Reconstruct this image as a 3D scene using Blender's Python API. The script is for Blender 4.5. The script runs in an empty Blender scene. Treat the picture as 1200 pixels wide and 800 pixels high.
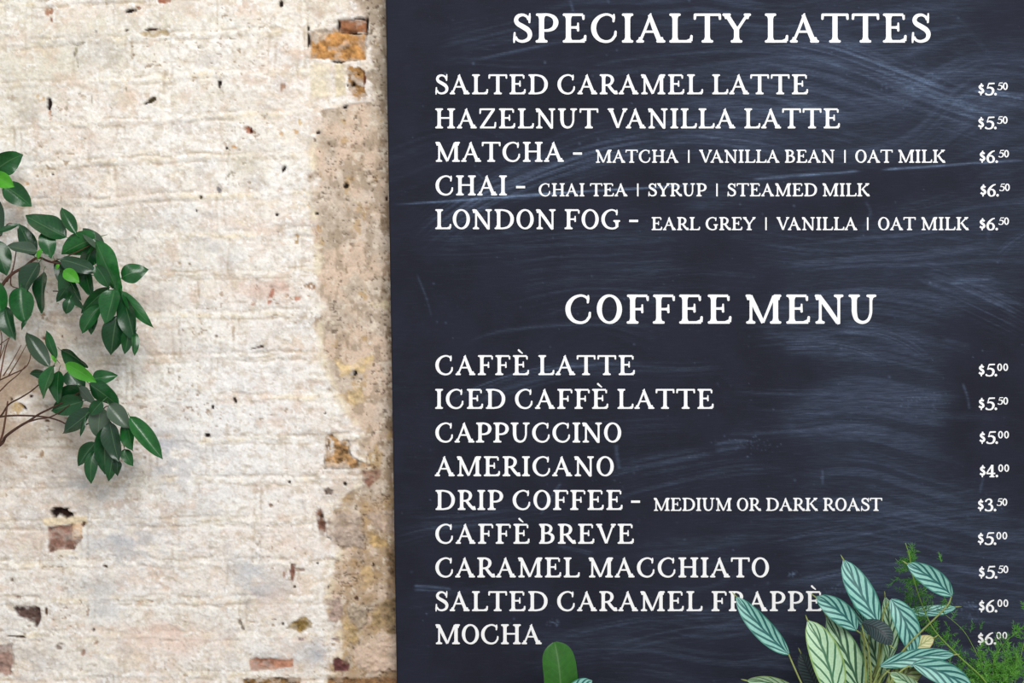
import bpy, math, random
import numpy as np
from mathutils import Vector

# ------------------------------------------------------------------ camera, world, lights
S = bpy.context.scene
COL = S.collection
W, H = 1200, 800
FRAME = 1.96                       # metres across the wall seen by the camera
LENS, SENSOR = 50.0, 36.0
D = FRAME * LENS / SENSOR          # camera distance from the wall
K = FRAME / W                      # metres per pixel on the wall plane
ZC = 1.50                          # eye height

cam_d = bpy.data.cameras.new('camera'); cam_d.lens = LENS; cam_d.sensor_width = SENSOR
cam = bpy.data.objects.new('camera', cam_d); COL.objects.link(cam)
cam.location = (0, -D, ZC); cam.rotation_euler = (math.pi / 2, 0, 0)
S.camera = cam

vs = S.view_settings
vs.view_transform = 'Standard'; vs.look = 'None'; vs.gamma = 1.0
vs.exposure = 0.05; vs.use_curve_mapping = False

world = bpy.data.worlds.new('room_light'); S.world = world; world.use_nodes = True
bg = world.node_tree.nodes['Background']
bg.inputs[0].default_value = (0.93, 0.96, 1.0, 1); bg.inputs[1].default_value = 0.58


def area(name, loc, target, sx, sy, power, color):
    l = bpy.data.lights.new(name, 'AREA'); l.shape = 'RECTANGLE'; l.size = sx; l.size_y = sy
    l.energy = power; l.color = color
    o = bpy.data.objects.new(name, l); COL.objects.link(o); o.location = loc
    o.rotation_euler = (Vector(target) - Vector(loc)).to_track_quat('-Z', 'Y').to_euler()
    return o


area('window_light', (1.15, -4.9, 4.3), (-0.20, 0, 1.40), 3.2, 2.4, 262, (1.0, 0.985, 0.965))


# ------------------------------------------------------------------ helpers
def P(px, py, d=0.0):
    """point whose picture position is (px,py), d metres in front of the wall"""
    s = (D - d) / D * K
    return Vector(((px - 600) * s, -d, ZC - (py - 400) * s))


def lin(r, g, b):
    def f(c):
        c /= 255.0
        return c / 12.92 if c <= 0.04045 else ((c + 0.055) / 1.055) ** 2.4
    return (f(r), f(g), f(b))


_tabs = {}


def vnoise(x, y, seed):
    if seed not in _tabs:
        _tabs[seed] = np.random.RandomState(seed).rand(256, 256)
    t = _tabs[seed]
    xi = np.floor(x).astype(int); yi = np.floor(y).astype(int)
    fx = x - xi; fy = y - yi
    fx = fx * fx * (3 - 2 * fx); fy = fy * fy * (3 - 2 * fy)
    a = t[xi % 256, yi % 256]; b = t[(xi + 1) % 256, yi % 256]
    c = t[xi % 256, (yi + 1) % 256]; d = t[(xi + 1) % 256, (yi + 1) % 256]
    return (a * (1 - fx) + b * fx) * (1 - fy) + (c * (1 - fx) + d * fx) * fy


def fbm(x, y, seed, octv=4, gain=0.5):
    s = 0; a = 1; n = 0
    for k in range(octv):
        s = s + a * vnoise(x * 2 ** k + 17.3 * k, y * 2 ** k + 9.1 * k, seed + k); n += a; a *= gain
    return s / n


def sstep(a, b, x):
    t = np.clip((x - a) / (b - a), 0, 1)
    return t * t * (3 - 2 * t)


def new_mesh_np(name, co, quads):
    me = bpy.data.meshes.new(name)
    nv = len(co); nf = len(quads)
    me.vertices.add(nv); me.vertices.foreach_set('co', np.asarray(co, np.float32).ravel())
    me.loops.add(nf * 4); me.loops.foreach_set('vertex_index', np.asarray(quads, np.int32).ravel())
    me.polygons.add(nf)
    me.polygons.foreach_set('loop_start', np.arange(0, nf * 4, 4, dtype=np.int32))
    me.update(calc_edges=True); me.validate()
    return me


def link(name, me, mat=None, parent=None, smooth=False):
    o = bpy.data.objects.new(name, me); COL.objects.link(o)
    if mat: me.materials.append(mat)
    if parent: o.parent = parent
    if smooth:
        me.polygons.foreach_set('use_smooth', np.ones(len(me.polygons), bool))
    return o


def thing(name, loc, label, cat):
    o = bpy.data.objects.new(name, None); COL.objects.link(o); o.location = loc
    o.empty_display_size = 0.05
    o['label'] = label; o['category'] = cat
    return o


class MB:
    def __init__(s): s.v = []; s.f = []; s.uv = []; s.t = []

    def vert(s, p, uv=(0, 0), t=0.0):
        s.v.append(tuple(p)); s.uv.append(uv); s.t.append(t); return len(s.v) - 1

    def tube(s, pts, radii, n=7, tone=0.0):
        pts = [Vector(p) for p in pts]; rings = []
        for i, p in enumerate(pts):
            t = (pts[min(i + 1, len(pts) - 1)] - pts[max(i - 1, 0)]).normalized()
            a = t.cross(Vector((0, 1, 0)))
            if a.length < 1e-3: a = t.cross(Vector((1, 0, 0)))
            a.normalize(); b = t.cross(a)
            r = radii[i] if isinstance(radii, (list, tuple)) else radii
            rings.append([s.vert(p + (a * math.cos(2 * math.pi * k / n) + b * math.sin(2 * math.pi * k / n)) * r,
                                 (i / max(1, len(pts) - 1), k / n), tone) for k in range(n)])
        for q in range(len(rings) - 1):
            for k in range(n):
                s.f.append((rings[q][k], rings[q][(k + 1) % n], rings[q + 1][(k + 1) % n], rings[q + 1][k]))
        s.f.append(tuple(rings[0][::-1])); s.f.append(tuple(rings[-1]))

    def lathe(s, prof, c, n=40):
        rings = []
        for r, z in prof:
            rings.append([s.vert((c[0] + r * math.cos(2 * math.pi * k / n), c[1] + r * math.sin(2 * math.pi * k / n), c[2] + z)) for k in range(n)])
        for q in range(len(rings) - 1):
            for k in range(n):
                s.f.append((rings[q][k], rings[q][(k + 1) % n], rings[q + 1][(k + 1) % n], rings[q + 1][k]))
        s.f.append(tuple(rings[0][::-1])); s.f.append(tuple(rings[-1]))

    def build(s, name, mat, parent=None, smooth=True):
        me = bpy.data.meshes.new(name)
        off = parent.matrix_world.translation if False else (Vector(parent.location) if parent else Vector((0, 0, 0)))
        if parent and parent.parent: off = Vector((0, 0, 0)) + Vector(parent.parent.location) + Vector(parent.location)
        me.from_pydata([tuple(Vector(v) - off) for v in s.v], [], s.f)
        uvl = me.uv_layers.new(name='UVMap')
        li = np.zeros(len(me.loops), np.int32); me.loops.foreach_get('vertex_index', li)
        uvl.data.foreach_set('uv', np.array(s.uv, np.float32)[li].ravel())
        at = me.attributes.new('tone', 'FLOAT', 'POINT'); at.data.foreach_set('value', np.array(s.t, np.float32))
        me.update()
        return link(name, me, mat, parent, smooth)


def spline(pts, per=6, closed=False):
    n = len(pts); out = []
    pts = [np.array(p, float) for p in pts]
    rng = range(n) if closed else range(n - 1)
    for i in rng:
        p1 = pts[i]; p2 = pts[(i + 1) % n]
        p0 = pts[(i - 1) % n] if (closed or i > 0) else 2 * p1 - p2
        p3 = pts[(i + 2) % n] if (closed or i + 2 < n) else 2 * p2 - p1
        for k in range(per):
            t = k / per
            out.append(0.5 * ((2 * p1) + (-p0 + p2) * t + (2 * p0 - 5 * p1 + 4 * p2 - p3) * t * t + (-p0 + 3 * p1 - 3 * p2 + p3) * t ** 3))
    if not closed: out.append(pts[-1])
    return out


# ------------------------------------------------------------------ materials
class NT:
    def __init__(s, name):
        s.m = bpy.data.materials.new(name); s.m.use_nodes = True
        s.t = s.m.node_tree; s.n = s.t.nodes; s.b = s.n['Principled BSDF']

    def add(s, kind, **kw):
        x = s.n.new(kind)
        for k, v in kw.items(): setattr(x, k, v)
        return x

    def ln(s, a, b): s.t.links.new(a, b)

    def val(s, sock, v):
        if isinstance(v, (int, float, tuple)): sock.default_value = v
        else: s.ln(v, sock)

    def math(s, op, a, b=0.0, c=None):
        x = s.add('ShaderNodeMath', operation=op)
        s.val(x.inputs[0], a); s.val(x.inputs[1], b)
        if c is not None: s.val(x.inputs[2], c)
        return x.outputs[0]

    def mix(s, f, a, b, blend='MIX'):
        x = s.add('ShaderNodeMix', data_type='RGBA', blend_type=blend)
        s.val(x.inputs[0], f)
        for q, v in ((6, a), (7, b)):
            if isinstance(v, tuple): x.inputs[q].default_value = (*v[:3], 1)
            else: s.ln(v, x.inputs[q])
        return x.outputs[2]

    def noise(s, scale, detail=4, rough=0.55, vec=None, dist=0.0):
        x = s.add('ShaderNodeTexNoise'); x.inputs['Scale'].default_value = scale
        x.inputs['Detail'].default_value = detail; x.inputs['Roughness'].default_value = rough
        x.inputs['Distortion'].default_value = dist
        if vec is None:
            tc = s.add('ShaderNodeTexCoord'); vec = tc.outputs['Object']
        s.ln(vec, x.inputs['Vector'])
        return x.outputs['Fac']

    def ramp(s, f, stops):
        x = s.add('ShaderNodeValToRGB'); e = x.color_ramp.elements
        while len(e) < len(stops): e.new(0.5)
        for q, (p, c) in enumerate(stops):
            e[q].position = p; e[q].color = (*c, 1) if isinstance(c, tuple) else (c, c, c, 1)
        s.ln(f, x.inputs[0]); return x.outputs['Color']

    def mr(s, f, a, b, c=0.0, d=1.0):
        x = s.add('ShaderNodeMapRange', interpolation_type='SMOOTHSTEP')
        s.val(x.inputs[0], f)
        for q, v in enumerate((a, b, c, d)): s.val(x.inputs[q + 1], v)
        return x.outputs[0]

    def bump(s, h, strength, dist):
        x = s.add('ShaderNodeBump'); x.inputs['Strength'].default_value = strength
        x.inputs['Distance'].default_value = dist; s.ln(h, x.inputs['Height'])
        s.ln(x.outputs[0], s.b.inputs['Normal'])

    def set(s, **kw):
        for k, v in kw.items(): s.val(s.b.inputs[k.replace('_', ' ')], v)


def simple(name, rgb, rough=0.6, spec=0.3):
    n = NT(name); nz = n.noise(60, 4)
    c = n.mix(nz, tuple(x * 0.93 for x in rgb), tuple(min(.93, x * 1.06) for x in rgb))
    n.ln(c, n.b.inputs['Base Color']); n.set(Roughness=rough); n.b.inputs['Specular IOR Level'].default_value = spec
    return n.m


def mat_wall():
    n = NT('limewashed_masonry')
    a = n.add('ShaderNodeAttribute', attribute_name='pigment')
    f1 = n.noise(230, 5, 0.65)
    f2 = n.noise(70, 4, 0.6, dist=0.8)
    m = n.mr(f1, 0.34, 0.66, 0.915, 1.05)
    m2 = n.mr(f2, 0.35, 0.65, 0.955, 1.035)
    g = n.math('MULTIPLY', m, m2)
    cc = n.add('ShaderNodeCombineColor')
    for q in range(3): n.ln(g, cc.inputs[q])
    col = n.mix(1.0, a.outputs['Color'], cc.outputs[0], 'MULTIPLY')
    n.ln(col, n.b.inputs['Base Color'])
    h = n.math('ADD', f1, n.math('MULTIPLY', f2, 1.2))
    n.bump(h, 0.5, 0.0020)
    n.set(Roughness=0.93); n.b.inputs['Specular IOR Level'].default_value = 0.15
    return n.m


def mat_board():
    n = NT('chalkboard_paint')
    a = n.add('ShaderNodeAttribute', attribute_name='chalk')
    f = n.noise(9, 4, 0.6)
    base = n.mix(n.mr(f, 0.35, 0.65), lin(30, 31, 40), lin(35, 37, 49))
    fine = n.noise(700, 2, 0.5)
    base = n.mix(n.mr(fine, 0.3, 0.7, 0.0, 0.30), base, lin(44, 47, 60))
    tc = n.add('ShaderNodeTexCoord'); mp = n.add('ShaderNodeMapping'); mp.inputs['Scale'].default_value = (0.07, 1, 1)
    mp.inputs['Rotation'].default_value = (0, 0.12, 0)
    n.ln(tc.outputs['Object'], mp.inputs['Vector'])
    scr = n.noise(420, 4, 0.7, mp.outputs['Vector'])
    dust = n.noise(900, 2, 0.6)
    am = n.math('MULTIPLY', a.outputs['Fac'], n.mr(scr, 0.36, 0.66, 0.55, 1.45))
    am = n.math('MULTIPLY', am, n.mr(dust, 0.35, 0.7, 0.8, 1.35))
    am = n.math('ADD', am, n.mr(scr, 0.52, 0.74, 0.0, 0.03))
    col = n.mix(am, base, lin(128, 150, 184))
    n.ln(col, n.b.inputs['Base Color'])
    n.bump(fine, 0.15, 0.0006)
    n.set(Roughness=0.8); n.b.inputs['Specular IOR Level'].default_value = 0.10
    return n.m


def mat_tree_leaf(name, lo, hi, rough):
    n = NT(name)
    a = n.add('ShaderNodeAttribute', attribute_name='tone')
    uv = n.add('ShaderNodeUVMap'); sp = n.add('ShaderNodeSeparateXYZ'); n.ln(uv.outputs[0], sp.inputs[0])
    green = n.mix(a.outputs['Fac'], lo, hi)
    nz = n.noise(90, 3)
    green = n.mix(n.mr(nz, 0.3, 0.7, 0.0, 0.35), green, tuple(x * 0.6 for x in lo))
    grey = n.mix(n.math('MULTIPLY', a.outputs['Fac'], -1.0), green, lin(84, 100, 84))
    v = n.math('ABSOLUTE', sp.outputs[1])
    rib = n.mr(v, 0.02, 0.07, 0.26, 0.0)
    side = n.math('FRACT', n.math('SUBTRACT', n.math('MULTIPLY', sp.outputs[0], 9.0), n.math('MULTIPLY', v, 2.2)))
    vein = n.mr(n.math('ABSOLUTE', n.math('SUBTRACT', side, 0.5)), 0.0, 0.10, 0.05, 0.0)
    col = n.mix(n.math('MAXIMUM', rib, vein), grey, lin(120, 150, 105))
    n.ln(col, n.b.inputs['Base Color'])
    n.bump(n.math('ADD', nz, n.math('MULTIPLY', vein, -3.0)), 0.25, 0.001)
    n.set(Roughness=rough); n.b.inputs['Specular IOR Level'].default_value = 0.42
    return n.m


def mat_prayer(name, pale, vein_c, edge_c, freq=4.6, vw=0.20):
    n = NT(name)
    uv = n.add('ShaderNodeUVMap'); sp = n.add('ShaderNodeSeparateXYZ'); n.ln(uv.outputs[0], sp.inputs[0])
    u = sp.outputs[0]; v = n.math('ABSOLUTE', sp.outputs[1])
    nz = n.noise(35, 3)
    ph = n.math('SUBTRACT', n.math('MULTIPLY', u, freq), n.math('MULTIPLY', n.math('POWER', v, 0.85), 2.0))
    sgn = n.math('MULTIPLY', n.math('SIGN', sp.outputs[1]), 0.22)
    ph = n.math('ADD', n.math('ADD', ph, sgn), n.math('MULTIPLY', nz, 0.35))
    fr = n.math('ABSOLUTE', n.math('SUBTRACT', n.math('FRACT', ph), 0.5))
    taper = n.math('SUBTRACT', vw, n.math('MULTIPLY', v, vw * 0.45))
    vein = n.mr(fr, taper, n.math('ADD', taper, 0.09), 1.0, 0.0)
    rib = n.mr(v, 0.05, 0.12, 1.0, 0.0)
    fine = n.math('ABSOLUTE', n.math('SUBTRACT', n.math('FRACT', n.math('MULTIPLY', ph, 4.0)), 0.5))
    pl = n.mix(n.mr(fine, 0.0, 0.22, 0.14, 0.0), pale, vein_c)
    col = n.mix(n.math('MAXIMUM', vein, rib), pl, vein_c)
    col = n.mix(n.mr(v, 0.80, 0.97), col, edge_c)
    f2 = n.noise(240, 2)
    col = n.mix(n.mr(f2, 0.35, 0.7, 0.0, 0.16), col, vein_c)
    n.ln(col, n.b.inputs['Base Color'])
    n.bump(n.math('ADD', vein, n.math('MULTIPLY', fine, 0.4)), 0.3, 0.0012)
    n.set(Roughness=0.42); n.b.inputs['Specular IOR Level'].default_value = 0.4
    return n.m


def mat_tone(name, a_c, b_c, rough=0.6):
    n = NT(name)
    a = n.add('ShaderNodeAttribute', attribute_name='tone')
    c = n.mix(a.outputs['Fac'], a_c, b_c); nz = n.noise(120, 3)
    c = n.mix(n.mr(nz, 0.3, 0.7, 0.0, 0.35), c, tuple(x * 0.6 for x in a_c))
    n.ln(c, n.b.inputs['Base Color']); n.set(Roughness=rough); n.b.inputs['Specular IOR Level'].default_value = 0.3
    return n.m


M_wall = mat_wall()
M_board = mat_board()
M_letter = simple('white_lettering_paint', (0.90, 0.905, 0.905), 0.8, 0.1)
M_leaf = mat_tree_leaf('glossy_tree_leaf', lin(19, 56, 33), lin(40, 112, 48), 0.25)
M_young = mat_tree_leaf('young_tree_leaf', lin(52, 128, 24), lin(74, 160, 26), 0.40)
M_bark = mat_tone('reddish_twig_bark', lin(62, 42, 34), lin(112, 76, 58), 0.8)
M_teal = mat_prayer('teal_striped_leaf', lin(140, 194, 182), lin(34, 94, 92), lin(54, 122, 108))
M_pale = mat_prayer('pale_striped_leaf', lin(176, 208, 172), lin(58, 106, 74), lin(128, 160, 88), 4.8, 0.10)
M_mid = mat_prayer('green_striped_leaf', lin(170, 204, 166), lin(40, 82, 56), lin(92, 136, 88), 4.8, 0.17)
M_dark = mat_prayer('dark_striped_leaf', lin(52, 72, 74), lin(24, 36, 40), lin(40, 56, 56), 12.0, 0.2)
M_under = mat_prayer('cream_leaf_underside', lin(196, 192, 142), lin(140, 150, 92), lin(170, 150, 100), 8.0, 0.1)
M_olive = mat_prayer('olive_striped_leaf', lin(150, 170, 110), lin(84, 92, 52), lin(120, 130, 70), 8.0, 0.2)
M_stalk = mat_tone('green_leaf_stalk', lin(96, 116, 58), lin(150, 160, 94), 0.55)
M_spath = mat_tree_leaf('broad_green_leaf', lin(30, 84, 18), lin(50, 116, 24), 0.42)
M_fern = mat_tone('fern_needles', lin(44, 104, 38), lin(104, 168, 62), 0.6)
M_fernstem = mat_tone('fern_stem', lin(92, 132, 52), lin(138, 168, 78), 0.6)
M_pot = simple('grey_glazed_pot', lin(120, 118, 112), 0.5)
M_soil = simple('potting_soil', lin(52, 40, 32), 0.95)
M_wood = simple('oiled_bench_wood', lin(126, 96, 66), 0.5)
M_floor = simple('worn_concrete', lin(150, 145, 138), 0.7)


# ------------------------------------------------------------------ wall
def poly_sd(U, V, poly):
    """signed distance (px), negative inside"""
    best = np.full(U.shape, 1e9); inside = np.zeros(U.shape, bool); n = len(poly)
    for i in range(n):
        x0, y0 = poly[i]; x1, y1 = poly[(i + 1) % n]
        dx, dy = x1 - x0, y1 - y0
        t = np.clip(((U - x0) * dx + (V - y0) * dy) / (dx * dx + dy * dy + 1e-9), 0, 1)
        best = np.minimum(best, (U - x0 - t * dx) ** 2 + (V - y0 - t * dy) ** 2)
        c = ((y0 > V) != (y1 > V)) & (U < (x1 - x0) * (V - y0) / (y1 - y0 + 1e-9) + x0)
        inside ^= c
    s = np.sqrt(best)
    return np.where(inside, -s, s)


BEDS = [-50, -1, 47, 95, 143, 190, 235, 280, 326, 373, 422, 470, 518, 565, 613, 662, 704, 745, 791, 838]
PERP = {2: [33, 62, 128, 190, 258, 322, 356], 3: [33, 88, 150, 196, 232, 318, 352], 4: [57, 108, 124, 195, 256, 345],
        5: [20, 98, 140, 200, 262, 340], 6: [64, 130, 200, 262, 352], 7: [30, 96, 160, 258, 318],
        8: [70, 168, 262, 310, 350], 9: [55, 182, 233, 300, 340], 10: [40, 110, 206, 275, 348], 11: [90, 150, 250, 330],
        12: [60, 125, 220, 300], 13: [40, 180, 245, 330], 14: [12, 100, 230, 300, 370], 15: [50, 98, 112, 205, 300],
        16: [10, 75, 160, 270, 345], 17: [48, 103, 200, 285], 18: [16, 90, 190, 240, 350]}
# bare brick, stone and ochre areas: polygon, colour, colour variation, relief (mm), edge softness (px), gap round it
BARE = [
    ([(364, 37), (388, 36), (391, 33), (428, 39), (428, 69), (408, 71), (364, 68)], (178, 130, 78), 0.5, -3.5, 1.5, 1),
    ([(363, 36), (384, 33), (388, 37), (380, 44), (370, 50), (363, 45)], (200, 184, 166), 0.3, -0.5, 3, 0),
    ([(397, 24), (429, 21), (430, 37), (414, 38), (397, 36)], (152, 104, 74), 0.25, -2.5, 1.2, 1),
    ([(407, 75), (427, 80), (428, 113), (420, 117), (407, 105)], (150, 112, 68), 0.45, -2.0, 2.5, 0),
    ([(362, 74), (387, 73), (388, 113), (364, 114)], (226, 214, 190), 0.15, 0.8, 2.0, 0),
    ([(392, 75), (405, 74), (405, 110), (393, 113)], (220, 206, 178), 0.2, 0.8, 2.0, 0),
    ([(55, 618), (83, 615), (84, 630), (95, 630), (86, 645), (73, 644), (56, 648)], (142, 108, 94), 0.35, -5, 1.5, 0),
    ([(83, 612), (96, 611), (95, 631), (85, 632)], (214, 178, 142), 0.2, -2, 2, 0),
    ([(48, 607), (100, 604), (102, 613), (50, 616)], (232, 214, 184), 0.15, 1, 2, 0),
    ([(15, 712), (28, 709), (46, 712), (47, 725), (43, 735), (33, 727), (20, 722)], (92, 72, 66), 0.5, -5, 2, 0),
    ([(-30, 755), (13, 755), (16, 772), (12, 792), (-30, 790)], (160, 132, 120), 0.35, -3, 3, 0),
    ([(292, 774), (300, 771), (343, 773), (342, 781), (318, 785), (293, 786)], (180, 130, 106), 0.3, -2, 1.5, 0),
    ([(334, 737), (340, 731), (350, 725), (358, 723), (367, 730), (364, 736), (352, 741), (345, 738)], (136, 112, 66), 0.6, -4, 1.5, 0),
    ([(390, 773), (395, 770), (409, 779), (408, 787), (391, 788)], (98, 62, 60), 0.5, -4, 1.5, 0),
    ([(340, 660), (347, 660), (346, 672), (342, 683), (339, 676)], (126, 90, 76), 0.4, -3, 1.5, 0),
    ([(369, 600), (376, 596), (382, 612), (380, 629), (374, 627)], (112, 80, 66), 0.7, -3, 2, 0),
    ([(381, 512), (388, 507), (397, 516), (408, 517), (409, 533), (420, 541), (440, 547), (415, 549), (381, 548)], (172, 134, 92), 0.7, -3.5, 2, 1),
    ([(424, 552), (446, 550), (447, 558), (438, 566), (432, 572), (423, 562)], (150, 110, 94), 0.4, -1.5, 2, 0),
    ([(378, 574), (384, 572), (391, 574), (388, 579), (381, 580)], (92, 68, 58), 0.5, -5, 1.5, 0),
    ([(285, 796), (352, 794), (352, 812), (285, 812)], (122, 94, 60), 0.7, -3, 2, 0),
    ([(384, 795), (452, 794), (470, 796), (470, 815), (384, 815)], (140, 106, 74), 0.6, -2, 2, 0),
    ([(421, 664), (436, 660), (440, 688), (424, 691)], (188, 160, 120), 0.35, -1, 3, 0),
    ([(452, 640), (470, 640), (470, 700), (456, 690)], (140, 114, 86), 0.5, -2, 4, 0),
    ([(404, 716), (412, 728), (424, 742), (418, 756), (408, 752), (402, 735)], (184, 158, 116), 0.4, 0, 4, 0),
    ([(430, 622), (446, 628), (456, 634), (452, 642), (436, 641)], (190, 160, 114), 0.4, -1, 3, 0),
    ([(446, 705), (470, 700), (470, 744), (448, 742)], (144, 122, 92), 0.5, -1, 4, 0),
    ([(412, 768), (424, 752), (444, 745), (470, 745), (470, 786), (430, 787), (416, 780)], (210, 186, 166), 0.12, 3, 3, 1),
    ([(382, 606), (404, 598), (424, 604), (426, 640), (398, 641), (384, 628)], (178, 160, 146), 0.3, 2.5, 4, 1),
    ([(428, 602), (452, 596), (470, 600), (470, 626), (440, 622)], (186, 164, 146), 0.3, 2, 4, 0),
    ([(383, 702), (398, 700), (402, 720), (394, 734), (384, 726)], (176, 154, 142), 0.3, 2, 3, 0),
    ([(406, 712), (418, 706), (430, 716), (430, 730), (420, 738), (410, 728)], (168, 152, 132), 0.35, 2, 2, 1),
    ([(434, 716), (446, 712), (450, 736), (436, 738)], (164, 140, 104), 0.4, 1.5, 3, 0),
    ([(410, 455), (424, 452), (426, 470), (414, 478), (408, 466)], (208, 182, 140), 0.35, 1, 3, 0),
    ([(390, 420), (412, 426), (438, 416), (436, 430), (420, 440), (400, 440)], (214, 188, 144), 0.3, 1, 3, 0),
    ([(432, 355), (444, 353), (462, 355), (462, 364), (440, 362)], (206, 190, 160), 0.25, 2, 3, 0),
    ([(185, -4), (200, -4), (199, 2), (191, 4), (185, 2)], (150, 88, 58), 0.2, -2, 1.5, 0),
    ([(163, 38), (178, 35), (195, 34), (198, 40), (184, 43), (168, 43)], (186, 168, 138), 0.2, -3.5, 2.0, 0),  # shadowed bevel below the slot, put into the colour
    ([(312, 331), (322, 327), (336, 333), (336, 340), (316, 342)], (206, 180, 166), 0.2, -1, 3, 0),
]
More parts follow.
